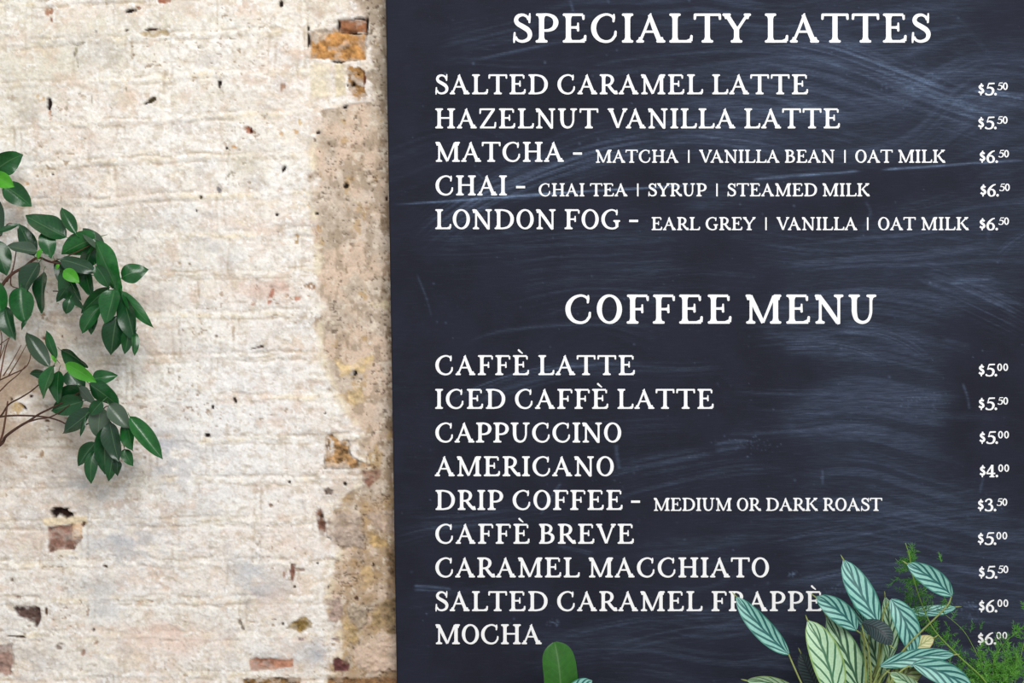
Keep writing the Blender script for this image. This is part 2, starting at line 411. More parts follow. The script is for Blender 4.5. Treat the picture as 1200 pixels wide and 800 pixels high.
# holes and chips: x, y, rx, ry, angle, depth mm, colour
DARK = (40, 30, 26); BRN = (134, 86, 56); OCH = (176, 132, 70); BLU = (96, 100, 108)
PITS = [(57, 121, 2.6, 6.5, 0, -7, DARK), (58, 134, 2, 6, 0, -3, (186, 130, 90)), (47, 114, 5, 3, 0.5, -1, (206, 168, 112)),
        (57, 14, 4, 5, 0, -3, (158, 106, 74)), (60, 22, 1.6, 4, 0, -3, BRN), (152, 12, 6.5, 2.4, -0.3, -6, DARK), (161, 9, 3, 2, 0.2, -3, BRN),
        (148, 35, 3.4, 1.6, 0, -5, (70, 52, 40)), (176, 34, 8, 1.5, -0.12, -5, (66, 50, 38)), (178, 117, 4.5, 3, -0.6, -4, (70, 60, 40)), (171, 121, 3, 1.3, -0.5, -5, DARK),
        (257, 99, 2.2, 4.5, 0.1, -8, DARK), (329, 4, 2.3, 5, 0, -8, DARK), (331, 102, 3, 5.5, 0.3, -2, (156, 118, 92)), (291, 152, 4, 4, 0, -4, (156, 82, 48)),
        (294, 152, 1.6, 4, 0.3, -5, (90, 50, 34)), (265, 173, 1.8, 1.8, 0, -6, DARK), (274, 172, 4, 1.6, 0.3, -1.5, (200, 150, 96)), (332, 198, 1.9, 4.2, 0.5, -8, DARK),
        (405, 217, 2.6, 2.4, 0.7, -8, DARK), (256, 220, 2.2, 5, -0.15, -5, BLU), (235, 231, 2, 2.2, 0, -6, (70, 56, 30)), (230, 247, 1.4, 1.6, 0, -6, DARK),
        (324, 251, 1.7, 1.6, 0, -6, DARK), (361, 241, 2, 1.8, 0, -4, OCH), (371, 250, 2, 1.6, 0, -6, DARK), (347, 281, 2.6, 6, 0.2, -3, (168, 130, 72)),
        (323, 272, 3, 1.6, 0, -3, BLU), (365, 336, 4, 4, 0.3, -4, (150, 104, 58)), (317, 347, 2.6, 8, 0.35, -3, (176, 112, 88)), (348, 349, 6, 3.6, -0.4, -2, (190, 128, 102)),
        (300, 337, 2, 4, -0.4, -3, (156, 110, 92)), (296, 356, 2, 4, 0, -2, (170, 124, 104)), (302, 407, 8, 1.4, -0.18, -4, (84, 66, 52)), (416, 437, 2.6, 2.6, 0, -8, DARK),
        (412, 435, 2.5, 3.5, 0.3, 1.5, (196, 190, 184)), (432, 401, 3, 3.8, 0, 2, (236, 230, 220)), (242, 510, 2.6, 2.4, 0, -8, DARK), (249, 477, 1.7, 2.8, 0, -6, DARK), (275, 469, 1.6, 4, -0.3, -6, (60, 50, 42)),
        (339, 565, 1.5, 1.5, 0, -6, DARK), (381, 484, 1.2, 1.2, 0, -6, DARK), (317, 592, 2.4, 2, 0, -4, (120, 90, 60)), (324, 587, 2.4, 1.6, 0.4, -2, (160, 124, 90)), (404, 567, 2, 2, 0, -6, DARK),
        (387, 520, 5, 9, -0.25, 2, (226, 220, 214)), (61, 204, 1.5, 1.6, 0, -6, DARK), (32, 215, 3.4, 2, 0.2, -1.5, (196, 152, 108)), (88, 207, 3, 1, 0, -2, (150, 130, 108)),
        (414, 98, 1.8, 2, 0, -7, DARK), (420, 87, 2.2, 1.4, 0.2, -7, DARK), (404, 125, 3.6, 1.5, -0.4, -5, DARK), (407, 100, 1.2, 1.6, 0, -6, DARK), (361, 47, 1.4, 9.5, 0.0, -8, DARK), (361, 33, 1.3, 3.5, 0.1, -6, DARK),
        (430, 28, 1.6, 8, 0.05, -7, DARK), (420, 21, 8, 1.2, 0.1, -6, DARK), (418, 38.5, 9, 1.1, 0.12, -6, DARK), (398, 72.2, 10, 1.2, 0.02, -7, DARK), (427, 92, 1.2, 11, 0, -5, (96, 52, 34)), (397, 28, 1.3, 4.5, 0, -5, DARK),
        (431, 9, 1.3, 1.3, 0, -5, DARK), (372, 155, 2.4, 1.8, -0.4, -5, (60, 48, 40)), (368, 164, 2, 2, 0, -3, (110, 90, 74)), (385, 168, 2, 2, 0, -3, (110, 90, 74)), (374, 177, 1.3, 1.0, 0.6, -5, DARK),
        (437, 207, 1.2, 1.2, 0, -5, DARK), (453, 232, 1.6, 3, 0, -5, (70, 46, 34)), (374, 265, 3, 6, 0.1, -1.5, (188, 150, 104)), (411, 288, 1, 4, -0.6, -3, (110, 90, 74)), (411, 293, 2, 2, 0, -2, (170, 130, 104)),
        (72, 600, 12, 4.5, 0.25, -13, (46, 30, 24)), (64, 600, 5.5, 6, 0.2, -13, (40, 27, 22)), (79, 603, 6, 4, 0.2, -12, (52, 36, 30)), (97, 614, 2, 3, 0.4, -5, (96, 70, 54)), (122, 663, 3, 1.5, 0.6, -5, (80, 64, 50)),
        (60, 664, 12, 0.9, 0, -3, (150, 130, 100)), (13, 681, 2, 4, 0.2, -4, (120, 100, 84)), (21, 700, 4, 1.3, 0.2, -4, (130, 100, 84)), (54, 716, 1.6, 5, 0, -4, (96, 76, 60)), (102, 716, 1.8, 7, 0, -3, (156, 130, 110)),
        (20, 746, 9, 1.1, 0.05, -5, (84, 64, 50)), (109, 738, 2, 1.6, 0, -5, (80, 62, 50)), (59, 742, 3, 1.2, 0.6, -4, (120, 96, 78)), (69, 757, 5, 3.6, -0.2, -3, (128, 108, 98)), (97, 765, 2, 4, 0.3, -3, (160, 122, 104)), (112, 753, 4, 2, -0.5, -3, (166, 134, 112)),
        (162, 707, 5, 2, -0.3, -3, (196, 160, 128)), (176, 705, 3, 1.4, 0.3, -4, (150, 110, 84)), (92, 783, 2.5, 4, -0.5, -3, (150, 126, 108)), (321, 727, 3, 2, -0.3, -3, (128, 110, 106)), (331, 731, 1.6, 1.2, 0, -4, (80, 66, 60)),
        (333, 672, 1.6, 5, 0.1, -3, (160, 126, 110)), (353, 668, 4, 1.6, 0.1, -3, (142, 112, 98)), (372, 660, 1.3, 1.3, 0, -5, DARK), (353, 749, 4, 1.6, 0, -3, (130, 112, 116)), (395, 749, 6, 1.8, 0.1, -3, (140, 120, 120)),
        (281, 730, 2, 4, -0.5, -4, (120, 110, 96)), (284, 736, 2, 3, -0.4, -4, (110, 96, 84)), (345, 688, 1.8, 1.2, 0, -4, (90, 72, 60)), (385, 688, 1.0, 2.6, 0, -4, (96, 80, 66)), (437, 662, 1.4, 3, 0, -4, (60, 46, 34)), (418, 701, 2.4, 2.2, 0, -4, (90, 64, 52)),
        (88, 59, 1.6, 6, 0.1, -3, (150, 140, 116)), (90, 75, 1.2, 7, -0.15, -3, (156, 146, 122)), (94, 51, 6, 1.3, -0.3, -3, (160, 150, 128)), (112, 37, 2, 1.5, 0, -3, (160, 154, 146)), (86, 63, 1.2, 4, 0.1, -4, (120, 110, 90)),
        (77, 127, 1.6, 2.6, 0.3, -3, (160, 146, 124)), (128, 126, 1.2, 4, -0.5, -3, (150, 140, 122)), (107, 117, 1.0, 5, 0, -2, (170, 160, 140)), (13, 115, 6, 4, 0.2, -1, (172, 154, 132)), (147, 104, 1, 3, 0, -3, (140, 124, 100)),
        (278, 40, 1.0, 1.0, 0, -4, (130, 110, 90)), (233, 54, 2, 2.4, 0, -3, (160, 150, 136)), (232, 55, 1, 2, 0, -4, (130, 122, 110)), (27, 476, 5, 1.6, 0.6, -6, (54, 34, 30)), (36, 464, 2, 1.6, 0, -4, (60, 40, 32)), (55, 493, 3, 1.6, 0.2, -4, (96, 76, 60)), (18, 478, 7, 6, 0.3, -1, (196, 164, 110)), (13, 468, 2, 2, 0, -4, (84, 66, 56)), (52, 397, 3, 1.5, 0.5, -4, (110, 72, 56)), (72, 394, 1.4, 1.2, 0, -4, (110, 72, 56)), (88, 400, 1.3, 5, 0.2, -4, (150, 128, 118)), (49, 530, 3, 5, 0.3, -3, (150, 122, 90)), (62, 553, 3, 1.6, 0.4, -4, (130, 110, 88)), (211, 309, 3, 1.6, 0.4, -3, (170, 150, 124)), (222, 309, 1.2, 1.2, 0, -4, (120, 104, 84)), (253, 394, 2, 1.8, 0, -5, (120, 104, 92)), (273, 391, 1.6, 9, 0, -2, (176, 156, 132)), (232, 340, 1.2, 9, -0.1, -2.5, (190, 172, 152)), (275, 335, 3, 5, 0, 1.2, (214, 200, 180)), (266, 207, 1.3, 5, 0.6, -3, (150, 140, 120)), (272, 203, 1.3, 4, -0.5, -3, (150, 140, 120)), (285, 191, 2.5, 1, -0.4, -3, (156, 144, 124)), (277, 184, 1.4, 1.4, 0, -3, (160, 148, 128)), (352, 143, 2.2, 5, -0.5, -2, (200, 172, 124)), (346, 153, 4, 2.5, 0.3, -1.5, (200, 160, 110)), (328, 155, 4, 2.5, 0.4, -1.5, (206, 168, 122))]


# stains, thin patches and leaf shade put into the limewash colour: x, y, rx, ry, colour, strength
STAINS_SHADE = [(18, 120, 36, 18, (190, 178, 160), .8), (45, 74, 55, 20, (210, 202, 180), .8), (138, 68, 13, 15, (186, 178, 162), .8), (95, 30, 60, 14, (218, 208, 188), .6), (375, 12, 26, 13, (186, 164, 142), .9),
          (215, 12, 26, 16, (206, 190, 170), .7), (250, 292, 26, 20, (200, 196, 192), .8), (240, 110, 28, 14, (210, 200, 180), .6), (150, 225, 34, 16, (222, 208, 194), .7), (60, 225, 30, 22, (206, 194, 186), .6), (75, 560, 20, 18, (184, 176, 170), .8),
          (102, 577, 26, 16, (182, 180, 178), .9), (140, 632, 42, 12, (188, 188, 192), .8), (290, 668, 22, 14, (194, 194, 196), .9), (302, 694, 26, 14, (190, 190, 192), .9), (340, 632, 30, 22, (228, 206, 192), .7), (200, 752, 60, 18, (230, 206, 192), .8),
          (28, 640, 28, 14, (212, 190, 176), .9), (186, 738, 40, 10, (222, 196, 180), .8), (310, 340, 44, 13, (224, 198, 182), .8), (172, 308, 44, 20, (218, 206, 196), .7), (182, 348, 20, 18, (206, 194, 184), .8), (284, 190, 16, 15, (204, 194, 174), .8),
          (120, 385, 40, 22, (206, 190, 178), .7), (190, 400, 30, 14, (218, 206, 194), .7), (110, 690, 34, 10, (198, 196, 194), .7), (120, 715, 22, 12, (196, 196, 198), .7), (40, 765, 34, 12, (196, 186, 176), .6), (330, 770, 24, 14, (200, 200, 202), .6), (372, 765, 12, 16, (180, 182, 188), .8),
          (330, 705, 30, 14, (232, 208, 194), .6), (90, 165, 40, 14, (224, 208, 194), .7), (300, 120, 26, 12, (222, 210, 196), .5), (150, 115, 10, 16, (224, 196, 172), .7), (395, 575, 16, 10, (204, 188, 174), .7), (60, 500, 50, 34, (206, 190, 172), .6), (190, 520, 24, 16, (196, 196, 202), .8)]


def build_wall():
    us = np.concatenate([np.arange(-900, -500, 22.0), np.arange(-500, -130, 3.0), np.arange(-130, 476, 1.5), np.arange(480, 1220, 12.0), np.arange(1220, 1700, 4.0), np.arange(1710, 1790, 28.0)])
    vf = 400 + ZC / K
    vs_ = np.concatenate([np.arange(-560, -240, 25.0), np.arange(-240, -60, 4.0), np.arange(-60, 850, 1.5), np.linspace(853, vf, 130)])
    U, V = np.meshgrid(us, vs_)
    wob = (fbm(U / 60, V / 60, 3, 3) - 0.5)
    wob2 = (fbm(U / 14, V / 14, 9, 2) - 0.5)
    slope = -0.055 * np.clip(1 - V / 750, 0, 1)
    VR = V - slope * (U - 120) + wob * 6 + wob2 * 4.0
    beds = np.array(list(np.arange(-50 - 48 * 11, -51, 48)) + BEDS + list(np.arange(886, 1330, 48)), float)
    off = 11
    row = np.clip(np.searchsorted(beds, VR) - 1, 0, len(beds) - 2)
    dbed = np.minimum(VR - beds[row], beds[row + 1] - VR)
    rs = np.random.RandomState(5)
    dperp = np.full(U.shape, 99.0); brick = np.zeros(U.shape)
    UW = U + wob * 6 + wob2 * 3
    for r in range(len(beds) - 1):
        m = row == r
        if not m.any(): continue
        key = r - off + 1
        xs = PERP.get(key)
        ext = list(np.cumsum(rs.choice([138, 66, 132], 14)) + 376 + rs.rand() * 60)
        if xs is None:
            xs = list(np.cumsum(rs.choice([138, 66, 132], 7)) - 60 + rs.rand() * 60); xs = [x for x in xs if x < 372]
        left = list(xs[0] - np.cumsum(rs.choice([138, 66, 132], 12)))
        xs = np.array(sorted(left + list(xs) + ext), float)
        u = UW[m]; j = np.clip(np.searchsorted(xs, u) - 1, 0, len(xs) - 2)
        dperp[m] = np.minimum(np.abs(u - xs[j]), np.abs(xs[j + 1] - u))
        brick[m] = vnoise(j * 1.37 + 0.5 + r * 3.1, np.full(j.shape, r * 2.3 + 0.5), 77)
    vis_b = sstep(0.34, 0.58, fbm(U / 75, V / 40, 21, 3))
    vis_p = sstep(0.42, 0.66, fbm(U / 40, V / 60, 31, 3))
    jb = np.exp(-(dbed / 3.4) ** 2); jp = np.exp(-(dperp / 2.6) ** 2)
    line_b = np.exp(-((dbed - 5.2) / 1.3) ** 2) * vis_b
    line_p = np.exp(-((dperp - 4.0) / 1.2) ** 2) * vis_p
    # relief in mm
    n1 = fbm(U / 34, V / 26, 41, 3) - 0.5
    n2 = fbm(U / 9, V / 9, 51, 3) - 0.5
    n3 = fbm(U / 3.2, V / 3.2, 61, 2) - 0.5
    rid = 1 - np.abs(2 * fbm(U / 17 + n1 * 2, V / 13 + n2, 71, 3) - 1)
    Z = n1 * 4.0 + n2 * 1.6 + n3 * 1.5
    fl1 = fbm(U / 38 + n2, V / 24 + n2, 73, 5, 0.6); fl2 = fbm(U / 17, V / 13, 74, 5, 0.62)
    lay1 = sstep(0.485, 0.515, fl1); lay2 = sstep(0.56, 0.585, fl2)
    Z += lay1 * 1.1 + lay2 * 0.9
    crk = sstep(0.016, 0.004, np.abs(fbm(U / 21, V / 17, 75, 4, 0.55) - 0.5)) * sstep(0.50, 0.62, fbm(U / 55, V / 55, 76, 2))
    Z -= crk * 1.0
    Z += (brick - 0.5) * 2.6
    edge = np.minimum(dbed, dperp * 1.1)
    Z += -1.8 * np.exp(-(edge / 7.0) ** 2)
    Z += 2.0 * jb * (1 - 0.5 * vis_b) + 1.0 * jp * (1 - vis_p * 0.6)
    Z += 1.6 * jb * sstep(420, 250, V) * sstep(330, 240, U) * vis_b
    Z -= 2.8 * line_b * sstep(0.42, 0.62, fbm(U / 22, V / 18, 83, 3)) + 1.4 * line_p
    # limewash pigment, with light and shade on the wall put into the colour
    def C(*c): return np.array(lin(*c))
    def mixc(A, c, f): return A * (1 - f[..., None]) + np.asarray(c) * f[..., None]
    col = np.ones(U.shape + (3,)) * C(235, 229, 220)
    tint = vnoise(brick * 91.7, brick * 37.3, 88)
    col = mixc(col, C(224, 214, 201), sstep(0.3, 0.9, brick) * 0.55)
    col = mixc(col, C(226, 211, 199), sstep(0.4, 0.9, tint) * 0.5)
    col = mixc(col, C(216, 213, 210), sstep(0.55, 0.95, 1 - tint) * 0.25)
    pa = fbm(U / 90, V / 60, 101, 4); pb = fbm(U / 30, V / 24, 111, 4); pc = fbm(U / 12, V / 10, 121, 4); pd = fbm(U / 5, V / 5, 131, 3)
    left_top = sstep(200, 40, V + U * 0.35)
    col = mixc(col, C(216, 209, 188), left_top * 0.9)  # dimmer top left corner: light falloff put into the colour
    low = sstep(520, 700, V)
    col = mixc(col, C(230, 213, 199), sstep(0.44, 0.62, pa) * (0.68 + 0.30 * low))
    centre = np.exp(-(((U - 265) / 110) ** 2 + ((V - 505) / 130) ** 2))
    col = mixc(col, C(241, 239, 238), centre * 0.9)  # brightly lit middle of the wall, put into the colour
    col = mixc(col, C(228, 212, 180), sstep(0.52, 0.68, fbm(U / 26, V / 20, 141, 4)) * 0.30 * (1 - centre))
    col = mixc(col, C(241, 237, 228), lay1 * 0.30 + lay2 * 0.35)
    col = mixc(col, C(243, 238, 228), np.clip(jb * 0.75 * sstep(0.36, 0.52, fbm(U / 30, V / 20, 146, 3)) + jp * 0.6 * vis_p, 0, 0.85))
    col = mixc(col, C(232, 214, 178), jb * sstep(0.48, 0.64, fbm(U / 40, V / 20, 147, 3)) * 0.55)
    col = mixc(col, C(186, 172, 152), crk * 0.45)
    col = mixc(col, C(196, 190, 186), sstep(0.56, 0.72, pb) * 0.50)
    col = mixc(col, C(212, 186, 166), sstep(0.58, 0.74, fbm(U / 22, V / 16, 151, 4)) * 0.5)
    col = mixc(col, C(242, 239, 234), sstep(0.52, 0.62, pc) * 0.55)
    col = mixc(col, C(198, 184, 164), sstep(0.60, 0.76, fbm(U / 7, V / 6, 161, 3)) * 0.55)
    col = mixc(col, C(176, 158, 132), (line_b * 0.65 + line_p * 0.55) * sstep(0.36, 0.60, fbm(U / 15, V / 15, 171, 3)))  # thin shadow lines beside the joint ridges, put into the colour
    fleck = sstep(0.66, 0.72, fbm(U / 4.2, V / 3.6, 177, 3)); col = mixc(col, C(247, 245, 241), fleck * 0.75); Z += fleck * 0.5
    scuff = sstep(0.64, 0.71, fbm(U / 6.5, V / 3.8, 178, 3)); col = mixc(col, C(204, 190, 172), scuff * 0.5)
    chip = sstep(0.735, 0.79, fbm(U / 5.5, V / 4.5, 181, 3)) * sstep(0.45, 0.6, fbm(U / 70, V / 70, 191, 2))
    col = mixc(col, C(150, 122, 92), chip * 0.75); Z -= chip * 1.6
    # grey-brown shade of the foliage behind the shrub, put into the colour
    leaf_shade = np.exp(-(((U + 5) / 85) ** 2 + ((V - 455) / 85) ** 2)) * sstep(0.32, 0.6, pb + 0.1 * (pd - 0.5))
    col = mixc(col, C(188, 164, 140), np.clip(leaf_shade * 1.2, 0, 0.9))
    gz = np.exp(-(((U - 205) / 60) ** 2 + ((V - 545) / 40) ** 2)) * sstep(0.4, 0.6, pc)  # soft grey patch right of the lower leaves
    col = mixc(col, C(206, 204, 206), gz * 0.7)
    gz2 = np.exp(-(((U - 150) / 75) ** 2 + ((V - 640) / 40) ** 2)) * sstep(0.45, 0.6, fbm(U / 14, V / 6, 195, 3))
    col = mixc(col, C(192, 190, 190), gz2 * 0.6)
    swirl = sstep(0.03, 0.0, np.abs(fbm(U / 13, V / 11, 197, 3) - 0.5)) * np.exp(-(((U - 280) / 60) ** 2 + ((V - 690) / 60) ** 2))
    col = mixc(col, C(170, 172, 176), swirl * 0.55)
    for x, y, rx, ry, c, k in STAINS_SHADE:
        q = ((U - x) / rx) ** 2 + ((V - y) / ry) ** 2
        col = mixc(col, C(*c), np.exp(-q) * k * sstep(0.34, 0.60, 0.5 * pc + 0.5 * pb))
    # bare render strip beside the board, its edge shade put into the colour
    xb = np.interp(V, [-600, -10, 10, 24, 118, 130, 180, 215, 260, 300, 380, 430, 470, 505, 560, 600, 640, 700, 760, 800, 860, 900, 960, 1400],
                   [392, 392, 424, 432, 430, 372, 366, 366, 368, 372, 374, 380, 400, 420, 428, 384, 400, 384, 402, 384, 384, 470, 2400, 2400])
    strip = sstep(-5, 5, U - xb + (pc - 0.5) * 30 + (pd - 0.5) * 12)
    strip = strip * sstep(640, 560, U + (pb - 0.5) * 60)
    rd = C(208, 191, 174) * np.ones(U.shape + (3,))
    rd = mixc(rd, C(180, 164, 144), sstep(0.46, 0.66, fbm(U / 24, V / 28, 201, 4)) * 0.6)
    rd = mixc(rd, C(216, 190, 168), sstep(0.48, 0.64, fbm(U / 30, V / 34, 207, 3)) * 0.7)
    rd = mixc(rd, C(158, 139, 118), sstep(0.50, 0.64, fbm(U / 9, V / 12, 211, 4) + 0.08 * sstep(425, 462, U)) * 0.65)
    rd = mixc(rd, C(186, 154, 108), sstep(0.57, 0.70, fbm(U / 13, V / 15, 217, 4) - 0.10 * sstep(460, 400, V)) * 0.7)
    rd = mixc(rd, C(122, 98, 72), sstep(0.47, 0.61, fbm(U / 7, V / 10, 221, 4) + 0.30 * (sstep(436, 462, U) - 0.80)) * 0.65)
    rd = mixc(rd, C(150, 136, 118), sstep(20, 90, V) * sstep(130, 100, V) * 0.6 + sstep(60, 0, V) * 0.6)
    rck = sstep(0.020, 0.005, np.abs(fbm(U / 19 + n2, V / 17, 223, 3) - 0.5)) * sstep(470, 540, V) + sstep(0.010, 0.002, np.abs(fbm(U / 30 + n2, V / 34, 224, 4) - 0.5)) * 0.6 * sstep(470, 400, V)
    rd = mixc(rd, C(104, 84, 64), np.clip(rck * 0.7, 0, 1))
    rd = mixc(rd, C(170, 142, 108), sstep(500, 620, V) * sstep(0.40, 0.58, fbm(U / 16, V / 13, 225, 4)) * 0.6)
    rd = mixc(rd, C(226, 214, 196), sstep(0.66, 0.74, fbm(U / 6, V / 6, 227, 3)) * 0.6)
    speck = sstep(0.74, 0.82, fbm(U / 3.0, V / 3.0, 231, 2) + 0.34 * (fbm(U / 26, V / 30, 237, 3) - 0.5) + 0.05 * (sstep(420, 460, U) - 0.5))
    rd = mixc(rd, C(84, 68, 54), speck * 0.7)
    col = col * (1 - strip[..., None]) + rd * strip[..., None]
    Z = Z * (1 - 0.55 * strip) + strip * ((fbm(U / 22, V / 22, 241, 4) - 0.5) * 5.0 - 1.5 - speck * 2.0 - rck * 2.0)
    col = mixc(col, C(238, 226, 198), np.exp(-((U - xb) / 5.0) ** 2) * sstep(0.40, 0.62, fbm(U / 12, V / 12, 243, 3)) * sstep(150, 180, V) * 0.6)
    lump = np.exp(-((U - xb + 1) / 3.5) ** 2) * sstep(110, 140, V) * 2.2 * sstep(0.35, 0.6, fbm(U / 10, V / 14, 247, 2)); Z += lump
    # bare bricks and stones
    jit = (fbm(U / 5, V / 5, 251, 3) - 0.5) * 6
    for poly, c, var, mm, soft, gap in BARE:
        xs = [p[0] for p in poly]; ys = [p[1] for p in poly]
        m = (U > min(xs) - 14) & (U < max(xs) + 14) & (V > min(ys) - 14) & (V < max(ys) + 14)
        if not m.any(): continue
        u, v = U[m], V[m]
        sd = poly_sd(u, v, poly) + jit[m] * (0.55 if soft < 2.2 else 1.5)
        f = sstep(soft * 0.6, -soft * 0.6, sd)
        smear = sstep(0.50, 0.66, fbm(u / 9, v / 7, 263, 4) + 0.10 * sstep(-6, 0, sd))
        f = f * (1 - (0.42 if soft >= 2 else 0.25) * smear)
        t = fbm(u / 6, v / 5, 261, 4) - 0.5; t2 = fbm(u / 2.6, v / 2.6, 271, 2) - 0.5
        cc = np.array(lin(*c)) * np.clip(1 + var * (t * 3.4 + t2 * 1.6), 0.25, 1.7)[:, None]
        if gap:
            g = np.exp(-((sd - 0.6) / 0.9) ** 2) * sstep(0.38, 0.6, fbm(u / 16, v / 16, 281, 2)); cm = col[m]
            cm = cm * (1 - 0.75 * g[:, None]) + np.array(lin(58, 44, 34)) * 0.75 * g[:, None]; col[m] = cm
            Z[m] -= 5 * g
        col[m] = col[m] * (1 - f[:, None]) + cc * f[:, None]
        Z[m] += f * (mm + t * 5 * (0.4 + var) + t2 * 2.5)
    for x, y, rx, ry, a, mm, c in PITS:
        R = 2.2 * max(rx, ry) + 4
        m = (np.abs(U - x) < R) & (np.abs(V - y) < R)
        u, v = U[m] - x, V[m] - y
        ca, sa = math.cos(a), math.sin(a)
        q = np.sqrt(((u * ca + v * sa) / rx) ** 2 + ((-u * sa + v * ca) / ry) ** 2) + jit[m] * (0.24 if rx > 2 else 0.12)
        f = sstep(1.30, 0.75, q)
        fc = f * (1 if sum(c) < 250 else 0.85 * sstep(0.30, 0.55, fbm(U[m] / 3.5, V[m] / 3.5, 291, 2)))
        col[m] = col[m] * (1 - fc[:, None]) + np.array(lin(*c)) * fc[:, None]
        Z[m] += f * mm * (0.75 if mm < 0 else 1)
    col = np.clip(col, 0.01, 0.92)
    behind = sstep(470, 476, U); Z = Z * (1 - behind * sstep(1262, 1250, U))
    Z = np.clip(Z, -14, 7) - 3.0          # wall face averages a little behind y = 0
    X = (U - 600) * K; Zc = ZC - (V - 400) * K
    ny, nx = U.shape
    co = np.stack([X, -Z / 1000.0, Zc], -1).reshape(-1, 3)
    # back of the wall: one extra ring gives it thickness
    idx = np.arange(ny * nx).reshape(ny, nx)
    q = np.stack([idx[:-1, :-1], idx[1:, :-1], idx[1:, 1:], idx[:-1, 1:]], -1).reshape(-1, 4)
    ring = np.concatenate([idx[0, :], idx[1:, -1], idx[-1, -2::-1], idx[-2:0, 0 - 0][:, ] if False else idx[-2:0:-1, 0]])
    bk = co[ring].copy(); bk[:, 1] = 0.12; b0 = len(co)
    rn = np.roll(ring, -1); bi = b0 + np.arange(len(ring)); bn = np.roll(bi, -1)
    q2 = np.stack([ring, rn, bn, bi], -1)
    corners = b0 + np.array([0, nx - 1, nx - 1 + ny - 1, 2 * (nx - 1) + ny - 1])
    co = np.concatenate([co, bk]); q = np.concatenate([q, q2, corners[None, :]])
    me = new_mesh_np('wall_back', co, q)
    at = me.attributes.new('pigment', 'FLOAT_COLOR', 'POINT')
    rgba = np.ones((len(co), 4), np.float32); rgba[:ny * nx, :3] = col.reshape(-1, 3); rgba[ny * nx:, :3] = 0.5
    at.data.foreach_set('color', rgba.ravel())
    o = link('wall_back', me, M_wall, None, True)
    o['kind'] = 'structure'; o['label'] = 'whitewashed old brick wall with bare patches'; o['category'] = 'wall'
    return o


build_wall()

mb = MB()
x0, x1, y0, y1 = -2.2, 2.2, -3.4, 0.12
for p in [(x0, y0, 0), (x1, y0, 0), (x1, y1, 0), (x0, y1, 0), (x0, y0, -0.1), (x1, y0, -0.1), (x1, y1, -0.1), (x0, y1, -0.1)]: mb.vert(p)
mb.f += [(0, 1, 2, 3), (7, 6, 5, 4), (0, 4, 5, 1), (1, 5, 6, 2), (2, 6, 7, 3), (3, 7, 4, 0)]
fl = mb.build('floor', M_floor, None, False); fl['kind'] = 'structure'; fl['label'] = 'grey concrete floor'; fl['category'] = 'floor'

# ------------------------------------------------------------------ menu board
BD = 0.034                          # front face distance from the wall plane
BT = 0.022                          # thickness
board = thing('menu_board', P(870, 905, BD), 'large dark slate-blue chalkboard menu with white lettering hung on the brick wall', 'menu board')

